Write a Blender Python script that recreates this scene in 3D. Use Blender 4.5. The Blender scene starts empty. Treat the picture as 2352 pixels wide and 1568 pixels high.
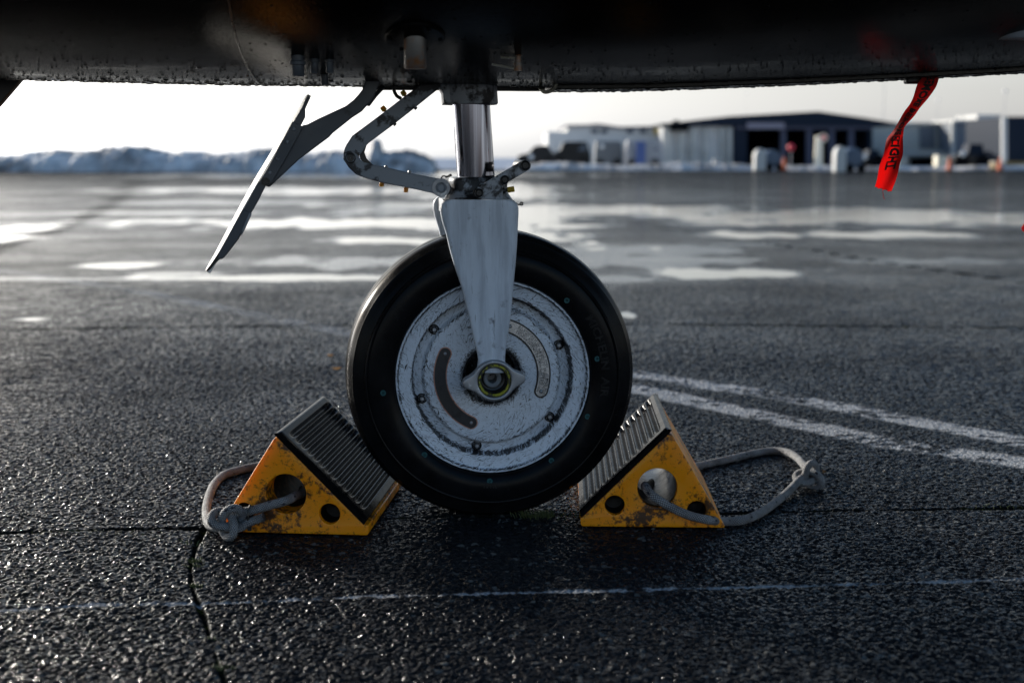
import bpy, bmesh, math, random
import numpy as np
from mathutils import Vector, Matrix
random.seed(7); R_ = math.radians
S = bpy.context.scene
COL = S.collection
# ------------------------------------------------------------------ camera
F = 3000.0; W_, H_ = 2352.0, 1568.0; HC = 0.69; PITCH = R_(8.0)
cam_d = bpy.data.cameras.new('camera'); cam = bpy.data.objects.new('camera', cam_d); COL.objects.link(cam)
cam.location = (0, 0, HC); cam.rotation_euler = (R_(90) - PITCH, 0, 0)
cam_d.sensor_width = 36; cam_d.lens = 36 * F / W_; cam_d.clip_start = 0.05; cam_d.clip_end = 5000
cam_d.dof.use_dof = True; cam_d.dof.focus_distance = 2.44; cam_d.dof.aperture_fstop = 3.2
cam_d.dof.aperture_blades = 9
S.camera = cam
# ------------------------------------------------------------------ world, sun, exposure
SUN_AZ, SUN_EL = -46.0, 16.0
world = bpy.data.worlds.new('World'); S.world = world; world.use_nodes = True
nt = world.node_tree; nt.nodes.clear()
sky = nt.nodes.new('ShaderNodeTexSky'); sky.sky_type = 'NISHITA'; sky.sun_disc = False
sky.sun_elevation = R_(SUN_EL); sky.sun_rotation = R_(SUN_AZ); sky.air_density = 1.0; sky.dust_density = 1.6; sky.ozone_density = 1.5
# thin high cloud whitens the low sky: desaturate towards the horizon
tc = nt.nodes.new('ShaderNodeTexCoord'); sp = nt.nodes.new('ShaderNodeSeparateXYZ'); nt.links.new(tc.outputs['Generated'], sp.inputs[0])
mr = nt.nodes.new('ShaderNodeMapRange'); mr.inputs['From Min'].default_value = 0.0; mr.inputs['From Max'].default_value = 0.42
mr.inputs['To Min'].default_value = 0.0; mr.inputs['To Max'].default_value = 1.3
nt.links.new(sp.outputs['Z'], mr.inputs['Value'])
hs = nt.nodes.new('ShaderNodeHueSaturation'); nt.links.new(sky.outputs[0], hs.inputs['Color']); nt.links.new(mr.outputs[0], hs.inputs['Saturation'])
bg = nt.nodes.new('ShaderNodeBackground'); bg.inputs['Strength'].default_value = 0.13
nt.links.new(hs.outputs[0], bg.inputs['Color'])
wo = nt.nodes.new('ShaderNodeOutputWorld'); nt.links.new(bg.outputs[0], wo.inputs[0])
sv = Vector((math.sin(R_(SUN_AZ)) * math.cos(R_(SUN_EL)), math.cos(R_(SUN_AZ)) * math.cos(R_(SUN_EL)), math.sin(R_(SUN_EL))))
sd = bpy.data.lights.new('sun', 'SUN'); so = bpy.data.objects.new('sun', sd); COL.objects.link(so)
sd.energy = 4.2; sd.angle = R_(1.2); sd.color = (1.0, 0.95, 0.87)
so.rotation_euler = (-sv).to_track_quat('-Z', 'Y').to_euler()
S.view_settings.view_transform = 'Standard'; S.view_settings.look = 'None'; S.view_settings.exposure = 0.45; S.view_settings.gamma = 1.0
S.render.engine = 'CYCLES'

# ------------------------------------------------------------------ photo pixel -> place
cp, spt = math.cos(PITCH), math.sin(PITCH)
O = Vector((0, 0, HC))
def ray(x, y):
    a = (x - W_ / 2) / F; b = (H_ / 2 - y) / F
    return Vector((a, cp + b * spt, -spt + b * cp))
def P(x, y, Y):
    r = ray(x, y); return O + r * (Y / r.y)
def G(x, y, z=0.0):
    r = ray(x, y); return O + r * ((z - HC) / r.z)
def onplane(x, y, p0, n):
    r = ray(x, y); return O + r * ((p0 - O).dot(n) / r.dot(n))
PSI = R_(6.9)
AX = Vector((math.cos(PSI), math.sin(PSI), 0)); AY = Vector((-math.sin(PSI), math.cos(PSI), 0))
C0 = P(1124, 852, 2.53)                       # centre of the wheel
BASE = Vector((C0.x, C0.y, 0))
def L(x, y, d):                                # photo pixel on the plane d behind the wheel's middle plane -> aircraft coordinates
    p = onplane(x, y, C0 + AY * d, AY) - BASE
    return Vector((p.dot(AX), d, p.z))
ZC = C0.z

# ------------------------------------------------------------------ materials
def mat(name, col=(.5, .5, .5), rough=.5, metal=0.0, spec=.5, **k):
    m = bpy.data.materials.new(name); m.use_nodes = True
    b = m.node_tree.nodes['Principled BSDF']
    b.inputs['Base Color'].default_value = (*col, 1); b.inputs['Roughness'].default_value = rough
    b.inputs['Metallic'].default_value = metal; b.inputs['Specular IOR Level'].default_value = spec
    for kk, v in k.items(): b.inputs[kk.replace('_', ' ')].default_value = v
    return m
class NT:
    def __init__(s, m): s.t = m.node_tree; s.b = s.t.nodes['Principled BSDF']
    def n(s, ty, ins=None, **k):
        nd = s.t.nodes.new(ty)
        for a, v in k.items(): setattr(nd, a, v)
        for a, v in (ins or {}).items():
            if isinstance(v, bpy.types.NodeSocket): s.t.links.new(v, nd.inputs[a])
            else: nd.inputs[a].default_value = v
        return nd
    def obj(s): return s.n('ShaderNodeTexCoord').outputs['Object']
    def noise(s, vec, scale, detail=4, rough=.55, dist=0.0):
        return s.n('ShaderNodeTexNoise', {'Vector': vec, 'Scale': scale, 'Detail': detail, 'Roughness': rough, 'Distortion': dist}).outputs['Fac']
    def ramp(s, fac, stops):
        r = s.n('ShaderNodeValToRGB', {'Fac': fac}); e = r.color_ramp.elements
        while len(e) < len(stops): e.new(.5)
        for el, (p, c) in zip(e, stops):
            el.position = p; el.color = (*c, 1) if isinstance(c, tuple) else (c, c, c, 1)
        return r.outputs['Color']
    def math(s, op, a, b=0.0, c=0.0): return s.n('ShaderNodeMath', {0: a, 1: b, 2: c}, operation=op).outputs[0]
    def mix(s, fac, a, b):
        m = s.n('ShaderNodeMix', data_type='RGBA')
        for i, v in ((0, fac), (6, a), (7, b)):
            if isinstance(v, bpy.types.NodeSocket): s.t.links.new(v, m.inputs[i])
            else: m.inputs[i].default_value = (*v, 1) if isinstance(v, tuple) else v
        return m.outputs[2]
    def set(s, name, v): s.t.links.new(v, s.b.inputs[name])
    def bump(s, h, strength=.3, dist=.001):
        b = s.n('ShaderNodeBump', {'Height': h, 'Strength': strength, 'Distance': dist}); s.set('Normal', b.outputs[0]); return b

def weathered(name, col, dirt, rough=.45, metal=0.0, scale=60, lo=.52, hi=.62, bumpd=.0006, spec=.5, chip=None):
    m = mat(name, col, rough, metal, spec); t = NT(m); o = t.obj()
    n1 = t.noise(o, scale, 8, .65); n2 = t.noise(o, scale * .22, 5, .6)
    f = t.math('ADD', t.math('MULTIPLY', n1, .6), t.math('MULTIPLY', n2, .4))
    k = t.ramp(f, [(lo, 0.0), (hi, 1.0)])
    base = t.mix(t.noise(o, scale * .35, 3), tuple(c * .86 for c in col), tuple(min(1, c * 1.1) for c in col))
    t.set('Base Color', t.mix(k, base, dirt))
    t.set('Roughness', t.ramp(n2, [(0.3, max(.02, rough - .12)), (.7, min(1, rough + .14))]))
    t.bump(n1, .35, bumpd); return m

M_paint = weathered('grey_white_paint', (.66, .73, .82), (.10, .10, .12), .38, scale=45, lo=.58, hi=.68)  # blue of the sky light is mixed into this paint colour
t = NT(M_paint); o = t.obj(); old = t.b.inputs['Base Color'].links[0].from_socket
mp = t.n('ShaderNodeMapping', {'Vector': o, 'Scale': (46, 20, 5)}).outputs[0]
c1 = t.mix(t.ramp(t.noise(mp, 1.0, 6, .65), [(.42, .0), (.60, .55)]), old, (.34, .38, .44))
c2 = t.mix(t.ramp(t.noise(mp, 3.1, 4, .6), [(.63, 0.0), (.68, .5)]), c1, (.10, .11, .13)); t.set('Base Color', c2)
M_paint_d = weathered('worn_link_paint', (.25, .28, .32), (.035, .035, .04), .5, scale=34, lo=.53, hi=.57)
M_casting = weathered('oily_casting_paint', (.34, .37, .41), (.02, .02, .022), .4, scale=34, lo=.52, hi=.58)
M_ctr = weathered('bare_alloy', (.34, .35, .37), (.62, .63, .64), .4, .55, scale=70, lo=.56, hi=.62)
M_door = weathered('dark_grey_paint', (.060, .072, .090), (.03, .03, .035), .38, scale=50, lo=.58, hi=.66)
M_doorskin = weathered('white_door_skin', (.78, .76, .72), (.5, .48, .45), .3, scale=30, lo=.6, hi=.7)
M_black = mat('black_metal', (.012, .012, .013), .35)
M_grime = weathered('oily_black', (.012, .012, .012), (.09, .085, .075), .28, scale=140, lo=.62, hi=.67)
M_chrome = mat('chrome', (.4, .4, .43), .07, 1.0)
t = NT(M_chrome); o = t.obj()
mp = t.n('ShaderNodeMapping', {'Vector': o, 'Scale': (220, 220, 3)}).outputs[0]
t.set('Roughness', t.ramp(t.noise(mp, 1, 3), [(.3, .05), (.8, .2)]))
t.set('Base Color', t.ramp(t.noise(mp, .35, 3), [(.35, (.10, .09, .10)), (.5, (.24, .25, .30)), (.66, (.55, .56, .62))])); t.bump(t.noise(mp, 1.3, 3), .12, .0004)  # vertical bands in the colour stand in for dark and pale reflections
M_belly = mat('wet_dark_gloss_paint', (.005, .005, .005), .04, 0, .22, Coat_Weight=0.0)
t = NT(M_belly); o = t.obj()
mp = t.n('ShaderNodeMapping', {'Vector': o, 'Scale': (1.0, 3.2, 1.0)}).outputs[0]
hb = t.math('ADD', t.math('MULTIPLY', t.noise(mp, 5, 2), .8), t.math('MULTIPLY', t.noise(mp, 130, 3, .7), .7))
t.set('Base Color', t.ramp(t.noise(o, 9, 5), [(.35, (.002, .002, .002)), (.7, (.006, .005, .0045))]))
bp = t.n('ShaderNodeBump', {'Height': hb, 'Strength': .5, 'Distance': .0012}); t.set('Normal', bp.outputs[0])
dif = t.n('ShaderNodeBsdfDiffuse', {'Color': (.004, .004, .004, 1)}); mxs = t.n('ShaderNodeMixShader', {0: .62, 1: dif.outputs[0], 2: t.b.outputs[0]}); t.t.links.new(mxs.outputs[0], t.t.nodes['Material Output'].inputs[0])
M_drop = mat('water_drop', (.006, .006, .006), .02, 0, .5)
M_lip = weathered('pale_lip_metal', (.5, .47, .38), (.08, .07, .05), .3, .6, scale=120)
M_rubber = mat('wet_tyre_rubber', (.010, .010, .011), .36, 0, .16)
t = NT(M_rubber); o = t.obj()
t.set('Base Color', t.ramp(t.noise(o, 22, 6, .65), [(.35, (.004, .004, .0045)), (.66, (.011, .012, .014))]))
dif = t.n('ShaderNodeBsdfDiffuse', {'Color': (.0055, .0055, .006, 1)}); mxs = t.n('ShaderNodeMixShader', {0: .55, 1: dif.outputs[0], 2: t.b.outputs[0]}); t.t.links.new(mxs.outputs[0], t.t.nodes['Material Output'].inputs[0])
t.set('Roughness', t.ramp(t.noise(o, 30, 5), [(.3, .16), (.7, .30)])); t.bump(t.noise(o, 260, 4), .25, .0005)
M_cyan = mat('cyan_paint_mark', (.006, .075, .08), .6)
M_rust = weathered('rusty_stub_metal', (.15, .14, .13), (.22, .08, .015), .4, .4, scale=55, lo=.47, hi=.6)
M_copper = weathered('copper_edge', (.52, .27, .2), (.1, .05, .04), .5, .3, scale=260, lo=.55, hi=.6)
M_plate = weathered('data_plate_metal', (.74, .74, .75), (.25, .25, .26), .22, .75, scale=120, lo=.6, hi=.7)
M_plate_d = weathered('dark_label', (.028, .028, .032), (.012, .012, .013), .4, scale=90)
M_ink = mat('black_ink', (.01, .01, .012), .5)
M_yring = weathered('chipped_yellow_ring', (.34, .33, .03), (.03, .03, .025), .45, scale=190, lo=.49, hi=.53)
M_ycap = mat('yellow_plastic_cap', (.42, .30, .02), .4, Subsurface_Weight=.3)
M_ocap = mat('orange_plastic_cap', (.75, .34, .03), .4, Subsurface_Weight=.5); M_ocap.node_tree.nodes['Principled BSDF'].inputs['Subsurface Radius'].default_value = (.01, .005, .002)
M_white_b = mat('white_bush', (.20, .21, .22), .4)

# scratched wheel paint: specks and scratches run round the disc, thicker along the steps
M_rim = mat('scratched_wheel_paint', (.66, .68, .70), .38)
t = NT(M_rim); o = t.obj(); s3 = t.n('ShaderNodeSeparateXYZ', {0: o})
zz = t.math('SUBTRACT', s3.outputs['Z'], ZC)
rad = t.math('SQRT', t.math('ADD', t.math('POWER', s3.outputs['X'], 2.0), t.math('POWER', t.math('ABSOLUTE', zz), 2.0)))
ang = t.math('ARCTAN2', zz, s3.outputs['X'])
def polar(kr, ka, off=0.0):
    # swirl: scratches lean across the rings
    return t.n('ShaderNodeCombineXYZ', {0: t.math('MULTIPLY', rad, kr), 1: t.math('MULTIPLY', t.math('ADD', ang, t.math('MULTIPLY', rad, off)), ka)}).outputs[0]
sc1 = t.noise(polar(60, 42, 12), 1.0, 5, .68, .8)
sc2 = t.noise(polar(230, 12, -9), 1.0, 4, .7, 1.2)
sc3 = t.noise(polar(38, 70, 2), 1.0, 3, .6, .5)
blotch = t.noise(o, 14, 3)
def band(r0, w):
    return t.math('MAXIMUM', 0.0, t.math('SUBTRACT', 1.0, t.math('DIVIDE', t.math('ABSOLUTE', t.math('SUBTRACT', rad, r0)), w)))
bands = t.math('ADD', t.math('MULTIPLY', band(.153, .005), .14), t.math('ADD', t.math('MULTIPLY', band(.130, .005), .06), t.math('ADD', t.math('MULTIPLY', band(.181, .003), .13), t.math('MULTIPLY', band(.054, .012), .16))))
th = t.math('ADD', t.math('MULTIPLY', t.math('SUBTRACT', blotch, .5), .16), bands)
f1 = t.ramp(t.math('ADD', sc1, th), [(.600, 0.0), (.618, 1.0)])
f2 = t.ramp(t.math('ADD', sc2, th), [(.610, 0.0), (.628, 1.0)])
f3 = t.ramp(t.math('ADD', sc3, bands), [(.655, 0.0), (.672, 1.0)])
ff = t.math('MAXIMUM', f1, t.math('MAXIMUM', f2, f3))
hz = t.ramp(t.math('ADD', t.noise(o, 60, 6, .7), bands), [(.52, 0.0), (.80, .6)])
base = t.mix(hz, (.70, .76, .84), (.24, .23, .23))  # pale base also holds the sky's blue cast in its colour
t.set('Base Color', t.mix(ff, base, (.018, .018, .02))); t.bump(t.math('SUBTRACT', 1.0, ff), .3, .0004)

# yellow urethane
M_yel = mat('dirty_yellow_urethane', (.78, .33, .012), .42, Subsurface_Weight=.35); b = M_yel.node_tree.nodes['Principled BSDF']
b.inputs['Subsurface Radius'].default_value = (.03, .012, .002); b.inputs['Subsurface Scale'].default_value = .6
t = NT(M_yel); o = t.obj()
d1 = t.ramp(t.math('ADD', t.math('MULTIPLY', t.noise(o, 95, 8, .75), .55), t.math('MULTIPLY', t.noise(o, 14, 3), .45)), [(.50, 0.0), (.57, .95)])
d2 = t.ramp(t.noise(o, 420, 3, .6), [(.66, 0.0), (.70, .8)])
t.set('Base Color', t.mix(t.math('MAXIMUM', d1, d2), t.mix(t.noise(o, 9, 2), (.92, .28, .0005), (.98, .35, .001)), (.020, .009, .005)))
t.set('Roughness', t.ramp(t.noise(o, 40, 4), [(.3, .32), (.7, .55)])); t.bump(t.noise(o, 180, 4), .2, .0005)
M_rib = mat('ribbed_black_rubber', (.006, .006, .0065), .3, 0, .10)
t = NT(M_rib); o = t.obj(); t.set('Roughness', t.ramp(t.noise(o, 60, 5), [(.3, .12), (.7, .28)])); t.bump(t.noise(o, 300, 4), .3, .0005)
dif = t.n('ShaderNodeBsdfDiffuse', {'Color': (.006, .006, .0065, 1)}); mxs = t.n('ShaderNodeMixShader', {0: .6, 1: dif.outputs[0], 2: t.b.outputs[0]}); t.t.links.new(mxs.outputs[0], t.t.nodes['Material Output'].inputs[0])
t.set('Base Color', t.ramp(t.noise(o, 70, 6), [(.45, (.004, .004, .0045)), (.75, (.014, .0135, .013))]))
# braided rope (UV: x metres along, y turns round)
def rope_mat(name, c1, c2):
    m = mat(name, c1, .7); t = NT(m); uv = t.n('ShaderNodeUVMap').outputs[0]; u = t.n('ShaderNodeSeparateXYZ', {0: uv})
    a = t.math('MULTIPLY', u.outputs['X'], 2 * math.pi / .0085); bb = t.math('MULTIPLY', u.outputs['Y'], 2 * math.pi * 5)
    w = t.math('MULTIPLY', t.math('SINE', t.math('ADD', a, bb)), t.math('SINE', t.math('SUBTRACT', a, bb)))
    w = t.math('ABSOLUTE', w)
    sc = t.n('ShaderNodeCombineXYZ', {0: t.math('MULTIPLY', u.outputs['X'], 62), 1: t.math('MULTIPLY', u.outputs['Y'], 5)}).outputs[0]
    fl = t.ramp(t.n('ShaderNodeTexVoronoi', {'Vector': sc, 'Scale': 1.0, 'Randomness': .9}).outputs['Distance'], [(.19, 1.0), (.24, 0.0)])
    dirt = t.noise(t.obj(), 30, 5)
    c = t.mix(t.ramp(dirt, [(.35, 0.0), (.7, 1.0)]), c1, c2)
    c = t.mix(t.ramp(w, [(.08, .95), (.6, 0.0)]), c, (.05, .05, .055)); c = t.mix(fl, c, (.012, .016, .035))
    t.set('Base Color', c); t.bump(w, 1.0, .0022); return m
M_rope = rope_mat('braided_white_rope', (.56, .57, .58), (.22, .21, .20))
M_red = mat('red_ribbon', (.50, .003, .002), .6, Transmission_Weight=0.0)
b = M_red.node_tree.nodes['Principled BSDF']
t = NT(M_red); tr = t.n('ShaderNodeBsdfTranslucent', {'Color': (.62, .002, .001, 1)}); mx = t.n('ShaderNodeMixShader', {0: .5, 1: b.outputs[0], 2: tr.outputs[0]})
t.t.links.new(mx.outputs[0], t.t.nodes['Material Output'].inputs[0])

# ------------------------------------------------------------------ mesh helpers
class MB:
    def __init__(s): s.v = []; s.f = []; s.m = []; s.uv = None
    def add(s, vs, fs, mi=0):
        o = len(s.v); s.v += [tuple(v) for v in vs]; s.f += [tuple(i + o for i in f) for f in fs]; s.m += [mi] * len(fs); return s
    def box(s, c, h, mi=0, rot=None):
        c = Vector(c); vs = []
        for x in (-1, 1):
            for y in (-1, 1):
                for z in (-1, 1):
                    p = Vector((x * h[0], y * h[1], z * h[2]))
                    if rot is not None: p = rot @ p
                    vs.append(c + p)
        return s.add(vs, [(0, 1, 3, 2), (4, 6, 7, 5), (0, 4, 5, 1), (2, 3, 7, 6), (0, 2, 6, 4), (1, 5, 7, 3)], mi)
    def tube(s, pts, rad, n=12, mi=0, cap=True, closed=False):
        pts = [Vector(p) for p in pts]; N = len(pts); rad = rad if isinstance(rad, (list, tuple)) else [rad] * N
        up = Vector((0, 0, 1)); prev = None; vs = []
        for i in range(N):
            a = pts[(i - 1) % N] if (closed or i > 0) else pts[0]; c = pts[(i + 1) % N] if (closed or i < N - 1) else pts[-1]
            t = (c - a).normalized() if (c - a).length > 1e-9 else Vector((1, 0, 0))
            if prev is None:
                x = t.cross(up); x = x if x.length > .05 else t.cross(Vector((1, 0, 0)))
            else: x = prev - t * prev.dot(t)
            x.normalize(); prev = x; y = t.cross(x)
            for k in range(n):
                w = 2 * math.pi * k / n; vs.append(pts[i] + (x * math.cos(w) + y * math.sin(w)) * rad[i])
        fs = []
        for i in range(N if closed else N - 1):
            j = (i + 1) % N
            for k in range(n): fs.append((i * n + k, i * n + (k + 1) % n, j * n + (k + 1) % n, j * n + k))
        if cap and not closed: fs += [tuple(range(n - 1, -1, -1)), tuple((N - 1) * n + k for k in range(n))]
        return s.add(vs, fs, mi)
    def lathe(s, prof, c, ax, ux, n=64, mi=0):   # prof: (radius, along axis)
        c, ax, ux = Vector(c), Vector(ax).normalized(), Vector(ux).normalized(); uy = ax.cross(ux); vs = []; fs = []
        for r, a in prof:
            for k in range(n):
                w = 2 * math.pi * k / n; vs.append(c + ax * a + (ux * math.cos(w) + uy * math.sin(w)) * r)
        for i in range(len(prof) - 1):
            for k in range(n): fs.append((i * n + k, i * n + (k + 1) % n, (i + 1) * n + (k + 1) % n, (i + 1) * n + k))
        return s.add(vs, fs, mi)
    def prism(s, poly, thick, mi=0):              # poly: 3d points in a plane, thick: vector
        n = len(poly); t = Vector(thick); vs = [Vector(p) for p in poly] + [Vector(p) + t for p in poly]
        fs = [tuple(range(n - 1, -1, -1)), tuple(range(n, 2 * n))] + [(i, (i + 1) % n, n + (i + 1) % n, n + i) for i in range(n)]
        return s.add(vs, fs, mi)
    def ball(s, c, r, sc=(1, 1, 1), n=10, m=6, mi=0):
        c = Vector(c); vs = []; fs = []
        for i in range(m + 1):
            th = math.pi * i / m
            for k in range(n):
                w = 2 * math.pi * k / n; vs.append(c + Vector((r * sc[0] * math.sin(th) * math.cos(w), r * sc[1] * math.sin(th) * math.sin(w), r * sc[2] * math.cos(th))))
        for i in range(m):
            for k in range(n): fs.append((i * n + k, (i + 1) * n + k, (i + 1) * n + (k + 1) % n, i * n + (k + 1) % n))
        return s.add(vs, fs, mi)
    def build(s, name, mats, parent=None, smooth=None, bevel=0, seg=2, sub=0, merge=False):
        me = bpy.data.meshes.new(name); me.from_pydata(s.v, [], s.f)
        if not isinstance(mats, (list, tuple)): mats = [mats]
        for m in mats: me.materials.append(m)
        me.polygons.foreach_set('material_index', s.m)
        bm = bmesh.new(); bm.from_mesh(me)
        bmesh.ops.remove_doubles(bm, verts=bm.verts, dist=1e-6)
        bmesh.ops.recalc_face_normals(bm, faces=bm.faces); bm.to_mesh(me); bm.free()
        if smooth is None: smooth = 35
        if smooth:
            me.polygons.foreach_set('use_smooth', [True] * len(me.polygons)); me.set_sharp_from_angle(angle=R_(smooth))
        ob = bpy.data.objects.new(name, me); COL.objects.link(ob)
        if parent: ob.parent = parent
        if bevel:
            b = ob.modifiers.new('bevel', 'BEVEL'); b.width = bevel; b.segments = seg; b.limit_method = 'ANGLE'; b.angle_limit = R_(40); b.harden_normals = False
        if sub:
            b = ob.modifiers.new('sub', 'SUBSURF'); b.levels = sub; b.render_levels = sub
        return ob
def tag(o, label=None, cat=None, group=None, kind=None):
    if label: o['label'] = label
    if cat: o['category'] = cat
    if group: o['group'] = group
    if kind: o['kind'] = kind
    return o
def empty(name, loc, rz=0.0):
    e = bpy.data.objects.new(name, None); COL.objects.link(e); e.location = loc; e.rotation_euler = (0, 0, rz); e.empty_display_size = .1; return e
def spline(pts, n=8, closed=False):
    pts = [Vector(p) for p in pts]; N = len(pts); out = []
    rng = range(N) if closed else range(N - 1)
    for i in rng:
        g = (lambda j: pts[j % N]) if closed else (lambda j: pts[min(max(j, 0), N - 1)])
        p0, p1, p2, p3 = g(i - 1), g(i), g(i + 1), g(i + 2)
        for k in range(n):
            t = k / n
            out.append(.5 * ((2 * p1) + (p2 - p0) * t + (2 * p0 - 5 * p1 + 4 * p2 - p3) * t * t + (3 * p1 - p0 - 3 * p2 + p3) * t ** 3))
    if not closed: out.append(pts[-1])
    return out
def text2d(body, size, bold=0.0, xs=1.0):
    cu = bpy.data.curves.new('lettering', 'FONT'); cu.body = body; cu.size = size; cu.offset = bold; cu.fill_mode = 'FRONT'; cu.resolution_u = 2
    ob = bpy.data.objects.new('lettering', cu); COL.objects.link(ob); bpy.context.view_layer.update()
    me = ob.evaluated_get(bpy.context.evaluated_depsgraph_get()).to_mesh()
    vs = [(v.co.x * xs, v.co.y) for v in me.vertices]; fs = [tuple(p.vertices) for p in me.polygons]
    ob.evaluated_get(bpy.context.evaluated_depsgraph_get()).to_mesh_clear()
    bpy.data.objects.remove(ob); bpy.data.curves.remove(cu); return vs, fs
def curve_solid(loops, depth, bev=0.0, res=2):     # filled 2d outline with holes -> mesh verts/faces, x,y in plane, z along depth (0..depth)
    cu = bpy.data.curves.new('outline', 'CURVE'); cu.dimensions = '2D'; cu.fill_mode = 'BOTH'; cu.extrude = depth / 2 - bev; cu.bevel_depth = bev; cu.bevel_resolution = res
    cu.offset = -bev
    for lp in loops:
        sp_ = cu.splines.new('POLY'); sp_.points.add(len(lp) - 1); sp_.use_cyclic_u = True
        for q, (x, y) in zip(sp_.points, lp): q.co = (x, y, 0, 1)
    ob = bpy.data.objects.new('outline', cu); COL.objects.link(ob); bpy.context.view_layer.update()
    ev = ob.evaluated_get(bpy.context.evaluated_depsgraph_get()); me = ev.to_mesh()
    vs = [(v.co.x, v.co.y, v.co.z + depth / 2) for v in me.vertices]; fs = [tuple(p.vertices) for p in me.polygons]
    ev.to_mesh_clear(); bpy.data.objects.remove(ob); bpy.data.curves.remove(cu); return vs, fs
def circ(cx, cy, r, n=32, cw=False):
    return [(cx + r * math.cos(2 * math.pi * k / n * (-1 if cw else 1)), cy + r * math.sin(2 * math.pi * k / n * (-1 if cw else 1))) for k in range(n)]

# ================================================================== GROUND (one sheet, real relief near the wheel)
def hash2(ix, iy, s):
    h = (ix.astype(np.int64) * 374761393 + iy.astype(np.int64) * 668265263 + s * 1442695041) & 0xFFFFFFFF
    h = ((h ^ (h >> 13)) * 1274126177) & 0xFFFFFFFF; h = h ^ (h >> 16)
    return (h & 0xFFFFFF).astype(np.float32) / float(0x1000000)
def vnoise(x, y, s):
    ix = np.floor(x); iy = np.floor(y); fx = x - ix; fy = y - iy; fx = fx * fx * (3 - 2 * fx); fy = fy * fy * (3 - 2 * fy)
    a = hash2(ix, iy, s); b = hash2(ix + 1, iy, s); c = hash2(ix, iy + 1, s); d = hash2(ix + 1, iy + 1, s)
    return (a * (1 - fx) + b * fx) * (1 - fy) + (c * (1 - fx) + d * fx) * fy
def fbm(x, y, s, o=4):
    r = 0; a = .5
    for i in range(o): r = r + a * vnoise(x * 2 ** i, y * 2 ** i, s + i); a *= .5
    return r / (1 - .5 ** o)
def worley(x, y, cell, s):
    gx = np.floor(x / cell); gy = np.floor(y / cell); best = np.full(x.shape, 9.0, np.float32); amp = np.zeros(x.shape, np.float32)
    for i in (-1, 0, 1):
        for j in (-1, 0, 1):
            cx = gx + i; cy = gy + j
            d = np.sqrt((cx + hash2(cx, cy, s) - x / cell) ** 2 + (cy + hash2(cx, cy, s + 7) - y / cell) ** 2)
            k = d < best; best = np.where(k, d, best); amp = np.where(k, hash2(cx, cy, s + 13), amp)
    return best, amp
def axis_y():
    y = [-40., -10., -3., 0., .8, 1.2, 1.4]; c = 1.5
    while c < 400: y.append(c); c += max(.0022, c * c * .00042)
    y += [600., 1000., 2500.]; return np.array(y)
def axis_x():
    x = list(np.arange(-1.12, 1.121, .0023)); c = 1.12; st = .0023
    pos = []
    while c < 700: st *= 1.045; c += st; pos.append(c)
    return np.array([-p for p in reversed(pos)] + x + pos)
ya, xa = axis_y(), axis_x()
X, Y = np.meshgrid(xa, ya); X = X.astype(np.float32); Y = Y.astype(np.float32)
def segdist(pts):
    d = np.full(X.shape, 1e9, np.float32)
    for a, b in zip(pts[:-1], pts[1:]):
        ax_, ay_, bx_, by_ = a[0], a[1], b[0], b[1]; vx, vy = bx_ - ax_, by_ - ay_
        tt = np.clip(((X - ax_) * vx + (Y - ay_) * vy) / (vx * vx + vy * vy), 0, 1)
        d = np.minimum(d, np.hypot(X - ax_ - tt * vx, Y - ay_ - tt * vy))
    return d
g2 = lambda l: [G(x, y)[:2] for x, y in l]
def sstep(a, b, v): t_ = np.clip((v - a) / (b - a), 0, 1); return t_ * t_ * (3 - 2 * t_)
# puddles: centre and half extents as seen, turned into places on the ground
PUD = [(60, 523, 95, 13, 1), (20, 548, 60, 9, 1), (800, 515, 690, 13, 1), (1480, 484, 330, 13, 1), (1950, 497, 560, 17, 1), (1150, 445, 150, 22, 1), (800, 402, 420, 6, 1), (700, 437, 420, 8, 1),
       (560, 465, 260, 6, .5), (1700, 540, 110, 9, 1), (2050, 540, 260, 9, 1), (950, 553, 260, 9, 1), (285, 607, 85, 7, 1), (620, 637, 320, 7, .95), (1740, 627, 220, 12, 1), (1100, 600, 480, 16, .6), (1000, 470, 300, 5, .8), (350, 488, 250, 4, .7), (1700, 514, 260, 5, 1), (1650, 596, 150, 4, .7), (430, 628, 110, 5, .8),
       (1500, 575, 250, 8, .6), (2100, 600, 300, 8, .45), (250, 640, 330, 6, .45), (66, 731, 32, 4, 1), (1440, 722, 18, 8, 1), (1330, 640, 160, 8, .6), (1230, 500, 120, 40, 1), (900, 480, 120, 12, .6), (1700, 560, 90, 3, .5)]
warpx = (fbm(X * .9 + 3, Y * .5, 21, 4) - .5); warpy = (fbm(X * .9 + 9, Y * .5 + 5, 31, 5) - .5)
wet = np.zeros(X.shape, np.float32)
for cx, cy, hw, hh, am in PUD:
    c = G(cx, cy); n_, f_ = G(cx, cy + hh), G(cx, cy - hh); ry = (f_.y - n_.y) / 2; cyy = (f_.y + n_.y) / 2; rx = hw * cyy / F
    q = np.sqrt(((X - c.x) / rx) ** 2 + ((Y - cyy) / ry) ** 2) + warpy * .9 + warpx * .5
    q = q + (fbm(X * 4.5, Y * 1.7, 77, 5) - .5) * 1.5 + (fbm(X * .8, Y * .8, 79, 3) - .5) * .8
    wet = np.maximum(wet, am * (1 - sstep(.70, 1.15, q)))
damp = fbm(X * .35 + 2, Y * .22, 51, 5); strk = fbm(X * .5, Y * 1.9, 57, 5); damp = (sstep(.38, .66, damp) * .04 + .18 * sstep(.50, .68, strk)) * sstep(6.6, 8.0, Y) * (1 - sstep(35, 60, Y))
wet = np.maximum(wet, damp)
snow = sstep(74, 82, Y + (fbm(X * .12, Y * .1, 91, 4) - .5) * 22)
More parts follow.
